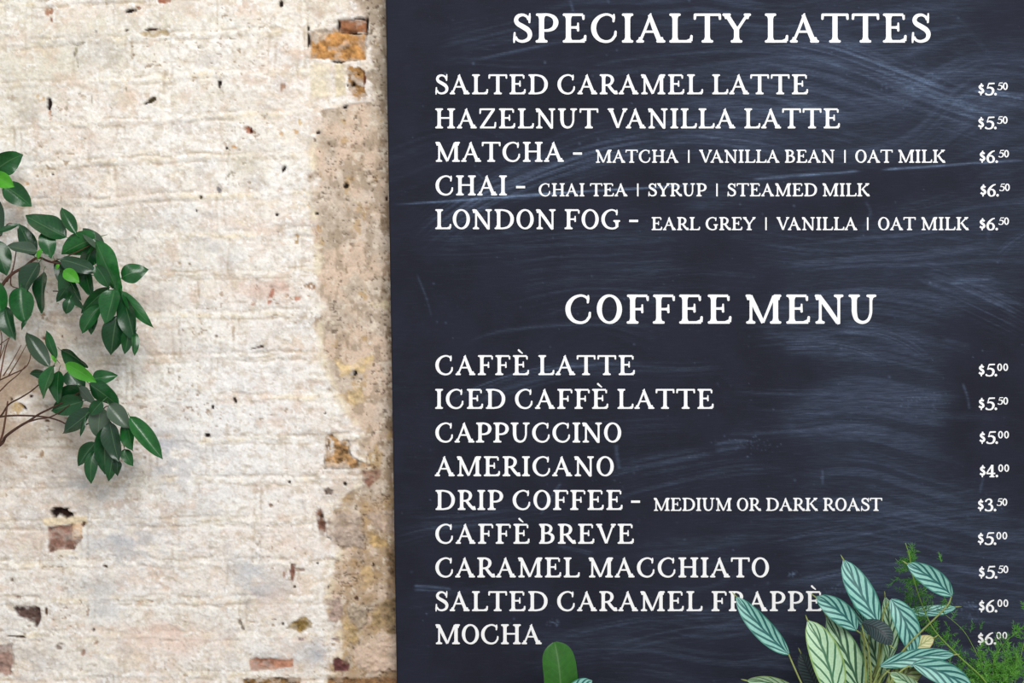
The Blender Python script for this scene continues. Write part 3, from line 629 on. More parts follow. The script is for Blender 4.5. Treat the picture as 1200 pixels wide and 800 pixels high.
SMEARS = [  # points, half width, strength, streak frequency
    ([(478, 292), (520, 256), (575, 222), (650, 190), (720, 169), (800, 160), (880, 166), (950, 180)], 20, 0.42, 0.55),
    ([(500, 285), (560, 236), (640, 205), (720, 185), (800, 178)], 9, 0.30, 0.7),
    ([(456, 240), (520, 236), (600, 230), (680, 224.5), (760, 220), (830, 215)], 1.0, 0.95, 0.1),
    ([(880, 210.5), (930, 206), (975, 203), (1010, 200)], 1.1, 1.0, 0.1),
    ([(1030, 199), (1075, 196), (1130, 192), (1205, 187)], 1.1, 0.95, 0.1),
    ([(585, 232), (620, 229), (660, 226)], 2.2, 0.5, 0.1),
    ([(500, 60), (560, 44), (640, 28), (720, 22)], 16, 0.16, 0.5), ([(520, 72), (570, 66), (640, 52), (680, 45)], 3, 0.3, 0.5),
    ([(640, 90), (760, 68), (880, 62), (960, 76)], 20, 0.12, 0.5),
    ([(900, 44), (980, 62), (1060, 92), (1130, 118), (1210, 134)], 17, 0.45, 0.55),
    ([(860, 66), (960, 82), (1060, 112), (1150, 142), (1210, 158)], 22, 0.24, 0.5),
    ([(970, 62), (1030, 58), (1110, 54)], 6, 0.32, 0.6), ([(1030, 88), (1090, 84), (1150, 84), (1210, 92)], 9, 0.34, 0.5),
    ([(1110, 110), (1160, 112), (1210, 120)], 10, 0.48, 0.6), ([(1140, 106), (1170, 108), (1205, 112)], 1.6, 0.8, 0.2),
    ([(1085, 6), (1120, 20), (1145, 45), (1172, 80)], 2.5, 0.3, 0.4),
    ([(780, 116), (860, 112), (940, 126), (1010, 150)], 16, 0.26, 0.55), ([(800, 128), (900, 132), (1000, 160), (1060, 180)], 14, 0.14, 0.5),
    ([(840, 92), (940, 96), (1040, 124)], 12, 0.16, 0.5),
    ([(470, 290), (560, 290), (700, 276), (800, 282)], 18, 0.12, 0.5), ([(860, 280), (960, 292), (1100, 290), (1205, 300)], 18, 0.14, 0.5),
    ([(1168, 300), (1185, 285), (1210, 270)], 5, 0.3, 0.6), ([(1160, 262), (1158, 285)], 3, 0.15, 0.4),
    ([(515, 478), (555, 458), (600, 442), (650, 431), (710, 426)], 4.5, 0.6, 0.7), ([(540, 478), (600, 452), (680, 434), (770, 428)], 9, 0.25, 0.6),
    ([(640, 418), (720, 430), (800, 432), (860, 428)], 9, 0.15, 0.5),
    ([(540, 404), (590, 388), (660, 380), (740, 380), (790, 386)], 3, 0.26, 0.6),
    ([(1070, 322), (1120, 340), (1180, 368), (1210, 384)], 18, 0.34, 0.6), ([(1110, 332), (1170, 326)], 6, 0.28, 0.6), ([(1150, 352), (1205, 356)], 5, 0.25, 0.6),
    ([(980, 384), (1030, 388), (1065, 402), (1090, 420)], 8, 0.55, 0.7), ([(910, 406), (970, 406), (1010, 414), (1040, 428)], 6.5, 0.52, 0.7),
    ([(880, 404), (940, 400), (1000, 404)], 10, 0.2, 0.6), ([(850, 372), (930, 366), (1010, 352), (1060, 350)], 14, 0.16, 0.5),
    ([(845, 462), (920, 463), (1010, 464), (1100, 470), (1130, 472)], 7, 0.26, 0.6), ([(860, 480), (1000, 486), (1110, 486), (1205, 490)], 5, 0.16, 0.6),
    ([(840, 510), (920, 505), (1000, 500), (1060, 505)], 9, 0.22, 0.5), ([(836, 528), (856, 524), (880, 522)], 12, 0.34, 0.5),
    ([(700, 560), (760, 545), (850, 528)], 10, 0.34, 0.6), ([(690, 590), (770, 570), (860, 552), (940, 548)], 12, 0.16, 0.5),
    ([(722, 520), (723, 534), (726, 550)], 2.2, 0.3, 0.3), ([(658, 565), (645, 583), (633, 603)], 1.5, 0.28, 0.3),
    ([(470, 610), (560, 606), (680, 588)], 10, 0.18, 0.5), ([(460, 632), (510, 620), (580, 616)], 10, 0.18, 0.5),
    ([(640, 752), (690, 736), (760, 724), (840, 718), (900, 722)], 6, 0.38, 0.6), ([(700, 760), (800, 738), (900, 730)], 10, 0.16, 0.5),
    ([(840, 782), (900, 772), (960, 760), (1010, 756)], 6, 0.2, 0.5), ([(600, 790), (700, 770), (830, 764)], 12, 0.10, 0.5),
    ([(880, 640), (980, 622), (1080, 606), (1205, 596)], 22, 0.2, 0.5), ([(900, 690), (1000, 668), (1080, 664), (1150, 670), (1210, 682)], 4, 0.34, 0.6),
    ([(950, 690), (1060, 676), (1140, 680)], 10, 0.12, 0.5), ([(1040, 600), (1120, 584), (1205, 572)], 14, 0.16, 0.5),
    ([(484, 686), (510, 688), (530, 690)], 1.6, 0.45, 0.3), ([(484, 691), (520, 692)], 1.2, 0.4, 0.3), ([(470, 710), (520, 704), (640, 690)], 12, 0.14, 0.5),
    ([(650, 640), (680, 646), (700, 652)], 3, 0.25, 0.5), ([(556, 200), (570, 214)], 4, 0.2, 0.4), ([(488, 320), (500, 350), (506, 372)], 1.2, 0.2, 0.3),
    ([(1128, 448), (1134, 466), (1136, 480)], 1.4, 0.3, 0.3), ([(1148, 578), (1152, 560), (1152, 545)], 1.4, 0.25, 0.3), ([(1100, 400), (1140, 412)], 10, 0.12, 0.5),
    ([(964, 550), (964, 568)], 1.2, 0.35, 0.3), ([(600, 515), (700, 505), (820, 500)], 14, 0.12, 0.5), ([(700, 340), (800, 322), (900, 326)], 16, 0.12, 0.5),
    ([(1010, 270), (1020, 250), (1014, 235)], 2, 0.15, 0.3), ([(668, 0), (672, 14)], 1.5, 0.3, 0.3), ([(712, 0), (714, 4)], 1.4, 0.5, 0.3),
]


def build_board_panel():
    # left edge runs from (452,0) to (465,800): the board hangs very slightly askew
    ang = math.atan2(13.0, 800.0)
    s = (D - BD) / D * K
    O = np.array([452.0, 0.0])
    ex = np.array([math.cos(ang), -math.sin(ang)]); ey = np.array([math.sin(ang), math.cos(ang)])
    A = np.concatenate([[0.0, 1.0], np.arange(2.4, 790, 1.4), [798.0, 799.0]])
    B = np.concatenate([[-70.0, -69.0], np.arange(-67.6, 910, 1.4), [912.0, 913.0]])
    a, b = np.meshgrid(A, B)
    U = O[0] + a * ex[0] + b * ey[0]; V = O[1] + a * ex[1] + b * ey[1]
    chalk = np.zeros(U.shape)
    for k, (pts, hw, st, fq) in enumerate(SMEARS):
        sp = np.array(spline(pts, 7))
        lo = sp.min(0) - hw * 2.6 - 3; hi = sp.max(0) + hw * 2.6 + 3
        m = (U > lo[0]) & (U < hi[0]) & (V > lo[1]) & (V < hi[1])
        if not m.any(): continue
        u, v = U[m], V[m]
        best = np.full(u.shape, 1e9); sg = np.zeros(u.shape); tt = np.zeros(u.shape); L = 0
        seg = np.hypot(*(sp[1:] - sp[:-1]).T); tot = seg.sum()
        for i in range(len(sp) - 1):
            d = sp[i + 1] - sp[i]
            t = np.clip(((u - sp[i, 0]) * d[0] + (v - sp[i, 1]) * d[1]) / (d @ d + 1e-9), 0, 1)
            ddx = u - sp[i, 0] - t * d[0]; ddy = v - sp[i, 1] - t * d[1]
            r2 = ddx * ddx + ddy * ddy; w = r2 < best
            best = np.where(w, r2, best); tt = np.where(w, L + t * seg[i], tt)
            sg = np.where(w, np.sign(d[0] * ddy - d[1] * ddx), sg); L += seg[i]
        dist = np.sqrt(best) * sg
        T = tt / tot
        if hw > 2.4:
            str1 = vnoise(dist * fq + 50 + k * 7.7, tt / 90 + k, 300 + k % 9)
            str2 = vnoise(dist * fq * 0.3 + 20 + k * 3.1, tt / 160 + k, 320 + k % 7)
            body = (0.10 + 1.0 * sstep(0.30, 0.95, str1) * (0.4 + 0.9 * str2))
            hwv = hw * (0.65 + 0.7 * vnoise(tt / 60 + k * 5, np.full(tt.shape, k + 0.5), 340))
            prof = np.exp(-(dist / hwv) ** 2)
        else:
            body = 0.45 + 0.75 * vnoise(tt / 22 + k, dist * 0.2 + k, 350)
            prof = np.exp(-(dist / hw) ** 2)
        fade = sstep(0, 0.22, T) * sstep(1, 0.75, T)
        if hw < 2.4: fade = sstep(0, 0.10, T) * sstep(1, 0.9, T)
        grain = 0.75 + 0.5 * vnoise(u * 0.7, v * 0.7, 360)
        chalk[m] += st * body * prof * fade * grain
    warp = (fbm(U / 240, V / 200, 401, 2) - 0.5) * 160
    wipe = fbm((V + warp) / 5, U / 210, 411, 4)
    big = fbm(U / 170, V / 110, 421, 3)
    chalk += 0.13 * sstep(0.42, 0.75, wipe) * sstep(0.36, 0.64, big) * (0.55 + 0.6 * sstep(480, 1000, U))
    chalk += 0.075 * sstep(560, 1050, U) * sstep(0.3, 0.6, big)
    rs = np.random.RandomState(8)
    for k in range(420):
        x, y = 470 + rs.rand() * 730, rs.rand() * 800
        r = 0.5 + rs.rand() ** 3 * 1.0; stt = 0.10 + 0.35 * rs.rand() ** 2
        m = (np.abs(U - x) < 5) & (np.abs(V - y) < 5)
        chalk[m] += stt * np.exp(-((U[m] - x) ** 2 + (V[m] - y) ** 2) / (r * r))
    for x, y, n, sc in ((1135, 710, 60, 9), (928, 673, 30, 4), (880, 520, 50, 14), (1080, 470, 40, 18), (650, 730, 30, 6), (1140, 725, 20, 6), (985, 690, 25, 10), (1060, 100, 60, 30)):
        for k in range(n):
            px, py = x + rs.randn() * sc, y + rs.randn() * sc * 0.4
            m = (np.abs(U - px) < 4) & (np.abs(V - py) < 4)
            chalk[m] += (0.1 + 0.3 * rs.rand()) * np.exp(-((U[m] - px) ** 2 + (V[m] - py) ** 2) / 0.8)
    chalk = np.clip(chalk * 0.42, 0, 0.85)
    yy = np.full(U.shape, -BD)
    yy[0, :] += 0.0015; yy[-1, :] += 0.0015; yy[1:-1, 0] += 0.0015; yy[1:-1, -1] += 0.0015
    X = (U - 600) * s; Zc = ZC - (V - 400) * s
    ny, nx = U.shape
    co = np.stack([X, yy, Zc], -1).reshape(-1, 3)
    idx = np.arange(ny * nx).reshape(ny, nx)
    q = np.stack([idx[:-1, :-1], idx[1:, :-1], idx[1:, 1:], idx[:-1, 1:]], -1).reshape(-1, 4)
    ring = np.concatenate([idx[0, :], idx[1:, -1], idx[-1, -2::-1], idx[-2:0:-1, 0]])
    bk = co[ring].copy(); bk[:, 1] = -BD + BT; b0 = len(co)
    rn = np.roll(ring, -1); bi = b0 + np.arange(len(ring)); bn = np.roll(bi, -1)
    q2 = np.stack([ring, rn, bn, bi], -1)
    corners = b0 + np.array([0, nx - 1, nx - 1 + ny - 1, 2 * (nx - 1) + ny - 1])
    co = np.concatenate([co, bk]) - np.array(board.location)
    q = np.concatenate([q, q2, corners[None, :]])
    me = new_mesh_np('panel', co, q)
    at = me.attributes.new('chalk', 'FLOAT', 'POINT')
    c = np.zeros(len(co), np.float32); c[:ny * nx] = chalk.ravel(); at.data.foreach_set('value', c)
    o = link('panel', me, M_board, board, False)
    # two timber battens hold the panel off the wall
    for vy in (60, 740):
        m2 = MB()
        for i in range(8):
            m2.vert((P(520 if i & 1 == 0 else 1180, vy + (-18 if i & 2 else 18), 0).x, -BD + BT if i & 4 else 0.0022, P(0, vy + (-18 if i & 2 else 18), 0).z))
        b = len(m2.v) - 8
        for f in ((0, 1, 3, 2), (4, 6, 7, 5), (0, 4, 5, 1), (2, 3, 7, 6), (0, 2, 6, 4), (1, 5, 7, 3)): m2.f.append(tuple(b + x for x in f))
        m2.build('wall_batten', M_wood, board, False)


build_board_panel()

# ------------------------------------------------------------------ lettering: a serif capital alphabet drawn stroke by stroke
TH, TN, SE = 0.190, 0.095, 0.090     # thick, thin and serif stroke weights (cap height = 1)


def st(*pts, sp=False, closed=False, cap=0): return ('r', pts, sp, closed, cap)
def serif(cx, y, hw, up=1, w=TH): return ('f', cx, y, hw, up, w)     # up=1 foot on baseline, -1 head serif
def stem(cx, y0=0.03, y1=0.97, w=TH): return st((cx, y0, w), (cx, y1, w))
def bowl(*pts): return st(*pts, sp=True)


G = {
    'I': (0.39, [stem(.195), serif(.195, 0, .195), serif(.195, 1, .195, -1)]),
    'H': (1.0, [stem(.2), stem(.8), serif(.2, 0, .195), serif(.2, 1, .195, -1), serif(.8, 0, .195), serif(.8, 1, .195, -1), st((.2, .52, .085), (.8, .52, .085))]),
    'L': (.81, [stem(.2), serif(.2, 1, .195, -1), serif(.2, 0, .195), st((.1, .045, .09), (.76, .045, .09), cap=0), st((.745, .06, .11), (.765, .22, .09), cap=2), st((.6, .06, .06), (.77, .12, .09))]),
    'E': (.82, [stem(.2), serif(.2, 1, .195, -1), serif(.2, 0, .195), st((.1, .955, .09), (.70, .955, .09)), st((.705, .945, .10), (.715, .815, .08), cap=2),
                st((.2, .52, .085), (.52, .52, .085)), st((.53, .66, .06), (.53, .42, .085), cap=3), st((.42, .52, .08), (.53, .52, .14)), st((.1, .045, .09), (.76, .045, .09)), st((.755, .06, .11), (.775, .22, .09), cap=2), st((.6, .06, .06), (.77, .12, .09))]),
    'F': (.77, [stem(.2), serif(.2, 1, .195, -1), serif(.2, 0, .205), st((.1, .955, .09), (.70, .955, .09)), st((.705, .945, .10), (.715, .815, .08), cap=2),
                st((.2, .50, .085), (.52, .50, .085)), st((.53, .64, .06), (.53, .40, .085), cap=3), st((.42, .50, .08), (.53, .50, .14))]),
    'T': (.97, [stem(.485), serif(.485, 0, .20), st((.06, .955, .09), (.91, .955, .09)), st((.065, .95, .10), (.055, .82, .085), cap=3), st((.905, .95, .10), (.915, .82, .085), cap=3)]),
    'P': (.79, [stem(.2), serif(.2, 0, .205), serif(.2, 1, .195, -1), bowl((.15, .955, .09), (.42, .955, .095), (.62, .86, .15), (.69, .69, .19), (.62, .51, .15), (.45, .425, .10), (.26, .415, .085))]),
    'R': (.90, [stem(.2), serif(.2, 0, .195), serif(.2, 1, .195, -1), bowl((.15, .955, .09), (.40, .955, .095), (.58, .87, .15), (.64, .715, .18), (.57, .54, .14), (.42, .465, .10), (.26, .46, .085)),
                st((.43, .47, .15), (.62, .22, .165), (.78, .05, .15)), serif(.82, 0, .095, 1, .1)]),
    'B': (.80, [stem(.2), serif(.17, 0, .165), serif(.17, 1, .165, -1), bowl((.15, .955, .09), (.38, .955, .095), (.55, .88, .14), (.60, .755, .17), (.54, .61, .13), (.40, .535, .09), (.24, .53, .08)),
                bowl((.24, .53, .08), (.46, .525, .09), (.65, .43, .16), (.69, .285, .19), (.62, .13, .14), (.44, .05, .095), (.15, .045, .09))]),
    'D': (.99, [stem(.21), serif(.19, 0, .185), serif(.19, 1, .185, -1), bowl((.15, .955, .09), (.43, .955, .09), (.70, .87, .13), (.855, .67, .18), (.885, .49, .195), (.84, .29, .175), (.68, .11, .125), (.42, .045, .09), (.15, .045, .09))]),
    'O': (.88, [('o',)]),
    'C': (.91, [bowl((.81, .82, .10), (.70, .925, .085), (.52, .965, .085), (.30, .88, .125), (.145, .69, .18), (.105, .48, .19), (.16, .27, .175), (.31, .10, .13), (.53, .035, .095), (.72, .09, .095), (.84, .24, .10)),
                st((.80, .96, .055), (.795, .86, .10), (.785, .73, .075), cap=3), st((.84, .22, .10), (.855, .37, .085), cap=2)]),
    'G': (.96, [bowl((.81, .82, .10), (.70, .925, .085), (.52, .965, .085), (.30, .88, .125), (.145, .69, .18), (.105, .48, .19), (.16, .27, .175), (.31, .10, .13), (.53, .035, .095), (.70, .06, .10), (.80, .13, .12)),
                st((.80, .96, .055), (.795, .86, .10), (.785, .73, .075), cap=3), st((.80, .10, .15), (.80, .40, .17)), serif(.79, .455, .175, -1, .15)]),
    'S': (.69, [bowl((.555, .78, .09), (.50, .885, .09), (.36, .95, .095), (.20, .91, .135), (.125, .785, .155), (.18, .655, .17), (.36, .545, .185), (.53, .43, .185), (.60, .28, .165), (.54, .12, .135), (.36, .045, .10), (.19, .08, .09), (.10, .20, .09)),
                st((.595, .99, .045), (.585, .88, .085), (.58, .70, .07), cap=3), st((.055, -.01, .045), (.065, .12, .09), (.075, .33, .07), cap=2)]),
    'A': (1.0, [st((.13, .04, .095), (.30, .44, .095), (.49, .93, .105)), st((.455, .955, .13), (.62, .50, .175), (.81, .04, .18)), st((.48, .95, .09), (.50, .985, .05), cap=2), st((.26, .375, .08), (.70, .375, .08)), serif(.135, 0, .135, 1, .08), serif(.845, 0, .155, 1, .14)]),
    'V': (1.0, [st((.165, .96, .18), (.34, .50, .175), (.515, .03, .13)), st((.855, .96, .095), (.69, .50, .095), (.52, .03, .11)), serif(.16, 1, .155, -1, .14), serif(.87, 1, .13, -1, .08)]),
    'Y': (.99, [st((.15, .96, .165), (.48, .45, .165)), st((.86, .96, .10), (.52, .45, .10)), stem(.49, .03, .50), serif(.49, 0, .20), serif(.15, 1, .145, -1, .12), serif(.86, 1, .125, -1, .08)]),
    'N': (1.0, [stem(.19, .03, .95, .10), serif(.185, 0, .16, 1, .09), st((.14, .955, .16), (.46, .52, .175), (.80, .03, .15)), stem(.825, .0, .96, .10), serif(.82, 1, .165, -1, .09), serif(.09, 1, .09, -1, .09), st((.775, .02, .10), (.86, .02, .06))]),
    'M': (1.23, [stem(.185, .03, .95, .10), serif(.18, 0, .16, 1, .09), st((.16, .955, .16), (.37, .50, .175), (.60, .03, .13)), st((.60, .04, .09), (.78, .48, .095), (.97, .95, .11)), stem(1.03), serif(1.03, 0, .195), serif(1.09, 1, .135, -1, .15), serif(.10, 1, .10, -1, .09)]),
    'U': (.97, [bowl((.195, .97, .19), (.195, .60, .19), (.205, .36, .185), (.28, .14, .15), (.47, .045, .11), (.66, .12, .105), (.755, .34, .10), (.765, .60, .10), (.765, .97, .10)), serif(.195, 1, .195, -1), serif(.78, 1, .17, -1, .09)]),
    'K': (.97, [stem(.2), serif(.2, 0, .195), serif(.2, 1, .195, -1), st((.78, .95, .10), (.34, .49, .09)), st((.42, .57, .15), (.63, .27, .17), (.83, .05, .16)), serif(.78, 1, .155, -1, .09), serif(.855, 0, .115, 1, .1)]),
    'Z': (.88, [st((.08, .955, .09), (.80, .955, .09)), st((.08, .95, .10), (.065, .76, .08), cap=3), st((.74, .945, .15), (.14, .06, .15)), st((.06, .045, .09), (.83, .045, .09)), st((.81, .06, .10), (.83, .28, .085), cap=2)]),
    '|': (.13, [st((.065, .0, .12), (.065, .98, .12))]),
    '-': (.45, [st((.0, .415, .115), (.45, .415, .115))]),
    '.': (.22, [('d', .11, .10, .105)]),
    '5': (.78, [st((.34, .93, .12), (.80, .95, .10)), st((.34, .95, .07), (.22, .54, .08)), bowl((.21, .56, .07), (.42, .62, .12), (.64, .52, .17), (.68, .32, .18), (.56, .10, .13), (.33, .04, .10), (.10, .10, .13)), ('d', .12, .12, .075)]),
    '6': (.76, [bowl((.72, .96, .07), (.48, .86, .12), (.25, .62, .17), (.15, .34, .18), (.24, .10, .14), (.40, .04, .09), (.58, .12, .14), (.64, .32, .17), (.55, .50, .13), (.40, .56, .09), (.24, .46, .06))]),
    '3': (.74, [bowl((.14, .80, .13), (.30, .94, .10), (.50, .93, .13), (.59, .77, .16), (.50, .61, .11), (.34, .545, .08)), bowl((.34, .545, .08), (.55, .50, .13), (.65, .31, .18), (.56, .10, .14), (.35, .04, .10), (.10, .10, .13)), ('d', .13, .12, .075), ('d', .15, .80, .07)]),
    '4': (.78, [st((.50, .97, .10), (.06, .32, .10)), st((.04, .30, .11), (.74, .30, .11)), stem(.50, .03, .98, .19), serif(.49, 0, .21)]),
    '0': (.64, [('z', .32, .5, .24, .43, .17)]),
    's': (.66, [bowl((.50, .72, .16), (.40, .80, .17), (.26, .78, .19), (.18, .67, .20), (.27, .55, .21), (.42, .44, .21), (.48, .30, .20), (.38, .18, .19), (.22, .18, .17), (.10, .27, .17)), st((.34, 1.0, .12), (.32, .80, .12), cap=2), st((.31, .18, .12), (.29, -.02, .12), cap=2)]),
}
G['È'] = (G['E'][0], G['E'][1] + [st((.30, 1.25, .10), (.37, 1.18, .09), (.50, 1.08, .05), cap=1)])
LSB = {'A': .02, 'T': .03, 'V': .0, 'Y': .0, 'C': .06, 'O': .06, 'G': .06, 'S': .065, 'Z': .06}
RSB = {'A': .05, 'T': .03, 'V': .0, 'Y': .0, 'C': .085, 'O': .06, 'S': .03, 'L': .02, 'F': .03, 'P': .05, 'R': .03, 'K': .03, 'G': .06}
KERN = {'LT': -.05, 'LA': .0, 'AT': -.035, 'TA': -.09, 'TY': -.02, 'VA': -.10, 'FA': -.08, 'PA': -.07, 'RA': .0, 'AV': -.06, 'LV': -.05}


class TX:
    """lettering mesh: raised strokes of paint"""
    def __init__(s): s.v = []; s.f = []; s.k = 0

    def prism(s, L, R, closed, tf):
        h = 0.00045 + 0.000012 * (s.k % 22); s.k += 1
        b = len(s.v); n = len(L)
        for i in range(n):
            for p, y in ((L[i], h), (R[i], h), (L[i], 0), (R[i], 0)):
                q = tf(p); s.v.append((q[0], q[1] - y, q[2]))
        for i in range(n if closed else n - 1):
            a = b + 4 * i; c = b + 4 * ((i + 1) % n)
            s.f += [(a, a + 1, c + 1, c), (a + 2, a, c, c + 2), (a + 1, a + 3, c + 3, c + 1)]
        if not closed:
            a = b; c = b + 4 * (n - 1)
            s.f += [(a, a + 2, a + 3, a + 1), (c, c + 1, c + 3, c + 2)]

    def disc(s, x, y, r, tf, n=12):
        L = [(x + r * math.cos(math.pi * i / n), y + r * math.sin(math.pi * i / n)) for i in range(n + 1)]
        R = [(x + r * math.cos(math.pi * i / n), y - r * math.sin(math.pi * i / n)) for i in range(n + 1)]
        s.prism(L, R, False, tf)

    def ribbon(s, pts, closed, cap, tf):
        L = []; R = []; n = len(pts)
        for i in range(n):
            if closed: a, c = pts[(i - 1) % n], pts[(i + 1) % n]
            else: a, c = pts[max(0, i - 1)], pts[min(n - 1, i + 1)]
            tx, ty = c[0] - a[0], c[1] - a[1]; l = math.hypot(tx, ty) or 1
            nx, ny = -ty / l, tx / l; w = pts[i][2] / 2
            L.append((pts[i][0] + nx * w, pts[i][1] + ny * w)); R.append((pts[i][0] - nx * w, pts[i][1] - ny * w))
        s.prism(L, R, closed, tf)
        if cap & 1 or cap == 3: s.disc(pts[0][0], pts[0][1], pts[0][2] / 2, tf)
        if cap & 2: s.disc(pts[-1][0], pts[-1][1], pts[-1][2] / 2, tf)

    def glyph(s, ch, ox, base, cap_px, wt):
        """ox, base in picture pixels on the board plane"""
        def tf(p): return P(ox + p[0] * cap_px, base - p[1] * cap_px, BD - 0.0001)
        def ww(w): return w if w < 0.05 else w * (wt if w > 0.115 else 0.5 + 0.5 * wt)
        for e in G[ch][1]:
            if e[0] == 'r':
                pts = [(p[0], p[1], ww(p[2])) for p in e[1]]
                if e[2]: pts = [tuple(q) for q in spline(pts, 6)]
                s.ribbon(pts, e[3], e[4], tf)
            elif e[0] == 'f':
                _, cx, y, hw, up, w = e
                t = SE * (0.5 + 0.5 * wt); yc = y + up * t / 2
                r = t / 2
                s.ribbon([(cx - hw + r, yc, t), (cx + hw - r, yc, t)], False, 3, tf)
                w = ww(w)
                s.prism([(cx - w / 2, y + up * 0.19), (cx - w / 2 - 0.02, y + up * 0.12), (cx - hw * 0.72, y + up * t * 0.9)],
                        [(cx + w / 2, y + up * 0.19), (cx + w / 2 + 0.02, y + up * 0.12), (cx + hw * 0.72, y + up * t * 0.9)], False, tf)
            elif e[0] == 'o':
                pts = []
                for k in range(40):
                    a = 2 * math.pi * k / 40; c = abs(math.cos(a + 0.12))
                    pts.append((0.44 + 0.345 * math.cos(a), 0.5 + 0.462 * math.sin(a), ww(0.085 + 0.105 * c ** 1.6)))
                s.ribbon(pts, True, 0, tf)
            elif e[0] == 'z':
                _, cx, cy, rx, ry, w = e
                s.ribbon([(cx + rx * math.cos(2 * math.pi * k / 28), cy + ry * math.sin(2 * math.pi * k / 28), w * (0.8 + 0.25 * abs(math.cos(2 * math.pi * k / 28)))) for k in range(28)], True, 0, tf)
            elif e[0] == 'd':
                s.disc(e[1], e[2], e[3], tf)

    def text(s, txt, x0, x1, base, cap_px, wt):
        pos = []; x = 0; prev = None; gaps = 0
        for i, ch in enumerate(txt):
            if ch == ' ':
                x += 0.45 + (0.31 if '|' in txt[max(0, i - 1):i + 2] else 0); prev = None; continue
            c0 = 'E' if ch == 'È' else ch
            if i > 0:
                gaps += 1
                if prev is not None: x += RSB.get(prev, .065) + KERN.get(prev + c0, 0)
                x += LSB.get(c0, .065) if prev is not None else 0
            pos.append((ch, x, gaps)); x += G[ch][0]; prev = c0
        extra = ((x1 - x0) / cap_px - x) / max(1, gaps)
        s.words = []; k = 0
        wl = [len(w) for w in txt.split(' ')]; k = 0
        for n_ in wl:
            va, fa = len(s.v), len(s.f)
            for ch, px, g in pos[k:k + n_]: s.glyph(ch, x0 + (px + g * extra) * cap_px, base, cap_px, wt)
            s.words.append((va, fa, len(s.v), len(s.f))); k += n_
        return extra

    def build(s, name, label):
        me = bpy.data.meshes.new(name)
        off = Vector(board.location)
        me.from_pydata([tuple(Vector(v) - off) for v in s.v], [], s.f); me.update()
        o = link(name, me, M_letter, board, False); o['label'] = label
        return o


def line(txt, x0, x1, base, cap, wt, name, label):
    t = TX(); t.text(txt, x0, x1, base, cap, wt); return t, name, label


for txt, x0, x1, base in (('SPECIALTY LATTES', 600.5, 1091, 50.0), ('COFFEE MENU', 662, 1027.5, 379.2)):
    wd = txt.split(' ')
    t = TX(); t.text(txt, x0, x1, base, 34.2, 0.93)
    for w_, (va, fa, vb, fb) in zip(wd, t.words):
        q = TX(); q.v = t.v[va:vb]; q.f = [tuple(i - va for i in f) for f in t.f[fa:fb]]
        q.build('heading_lettering', 'large white heading word reading ' + w_)

ITEMS = [('SALTED CARAMEL LATTE', 509.7, 947, 110.5, None), ('HAZELNUT VANILLA LATTE', 510, 984.2, 150.4, None),
         ('MATCHA', 510.3, 660.8, 189.6, (671.5, 'MATCHA | VANILLA BEAN | OAT MILK', 698, 1107.8)),
         ('CHAI', 510, 594, 228.9, (604.8, 'CHAI TEA | SYRUP | STEAMED MILK', 631, 1019.2)),
         ('LONDON FOG', 510, 726.7, 268.5, (737.3, 'EARL GREY | VANILLA | OAT MILK', 763.5, 1135.2)),
         ('CAFFÈ LATTE', 509.8, 744, 439.4, None), ('ICED CAFFÈ LATTE', 510, 836.3, 478.9, None), ('CAPPUCCINO', 509.8, 728.2, 518.3, None),
         ('AMERICANO', 509.5, 719.5, 557.8, None), ('DRIP COFFEE', 510.3, 729.6, 597.3, (739.5, 'MEDIUM OR DARK ROAST', 766, 1034)),
         ('CAFFÈ BREVE', 509.8, 742.8, 636.9, None), ('CARAMEL MACCHIATO', 509.8, 901.3, 676.3, None), ('SALTED CARAMEL FRAPPÈ', 509.7, 963.5, 715.8, None),
         ('MOCHA', 510.3, 634.8, 754.5, None)]
for txt, x0, x1, base, note in ITEMS:
    t = TX(); t.text(txt, x0, x1, base, 23.4, 0.90)
    t.build('item_lettering', 'white capital letters reading ' + txt)
    if note: t = TX(); t.glyph('-', note[0], base, 23.4, 1.0); t.build('dash_lettering', 'short white dash after ' + txt)
    if note:
        t = TX(); t.text(note[1], note[2], note[3], base + 1.1, 15.3, 0.92); t.build('note_lettering', 'small white note reading ' + note[1])
PRICES = [('5', '50', 1145.6, 111.8), ('5', '50', 1145.4, 151.4), ('6', '50', 1147, 190.8), ('6', '50', 1148, 230.2), ('6', '50', 1147, 269.8),
          ('5', '00', 1146, 440.9), ('5', '50', 1146, 480.3), ('5', '00', 1147, 519.9), ('4', '00', 1147.2, 559.0), ('3', '50', 1145, 598.8),
          ('5', '00', 1145, 638.2), ('5', '50', 1146.2, 677.6), ('6', '00', 1146.2, 717.2), ('6', '00', 1145, 755.2)]
for dg, sup, x, base in PRICES:
    t = TX()
    t.glyph('s', x, base - 1.0, 13.2, 1.0)
    t.glyph(dg, x + 8.0, base, 14.8, 1.05); t.glyph('.', x + 19.3, base, 14.6, 1.0)
    for q, c in enumerate(sup): t.glyph(c, x + 22.6 + q * 7.0, base - 6.4, 8.7, 0.98)
    t.build('price_lettering', 'small white price reading $%s.%s' % (dg, sup))


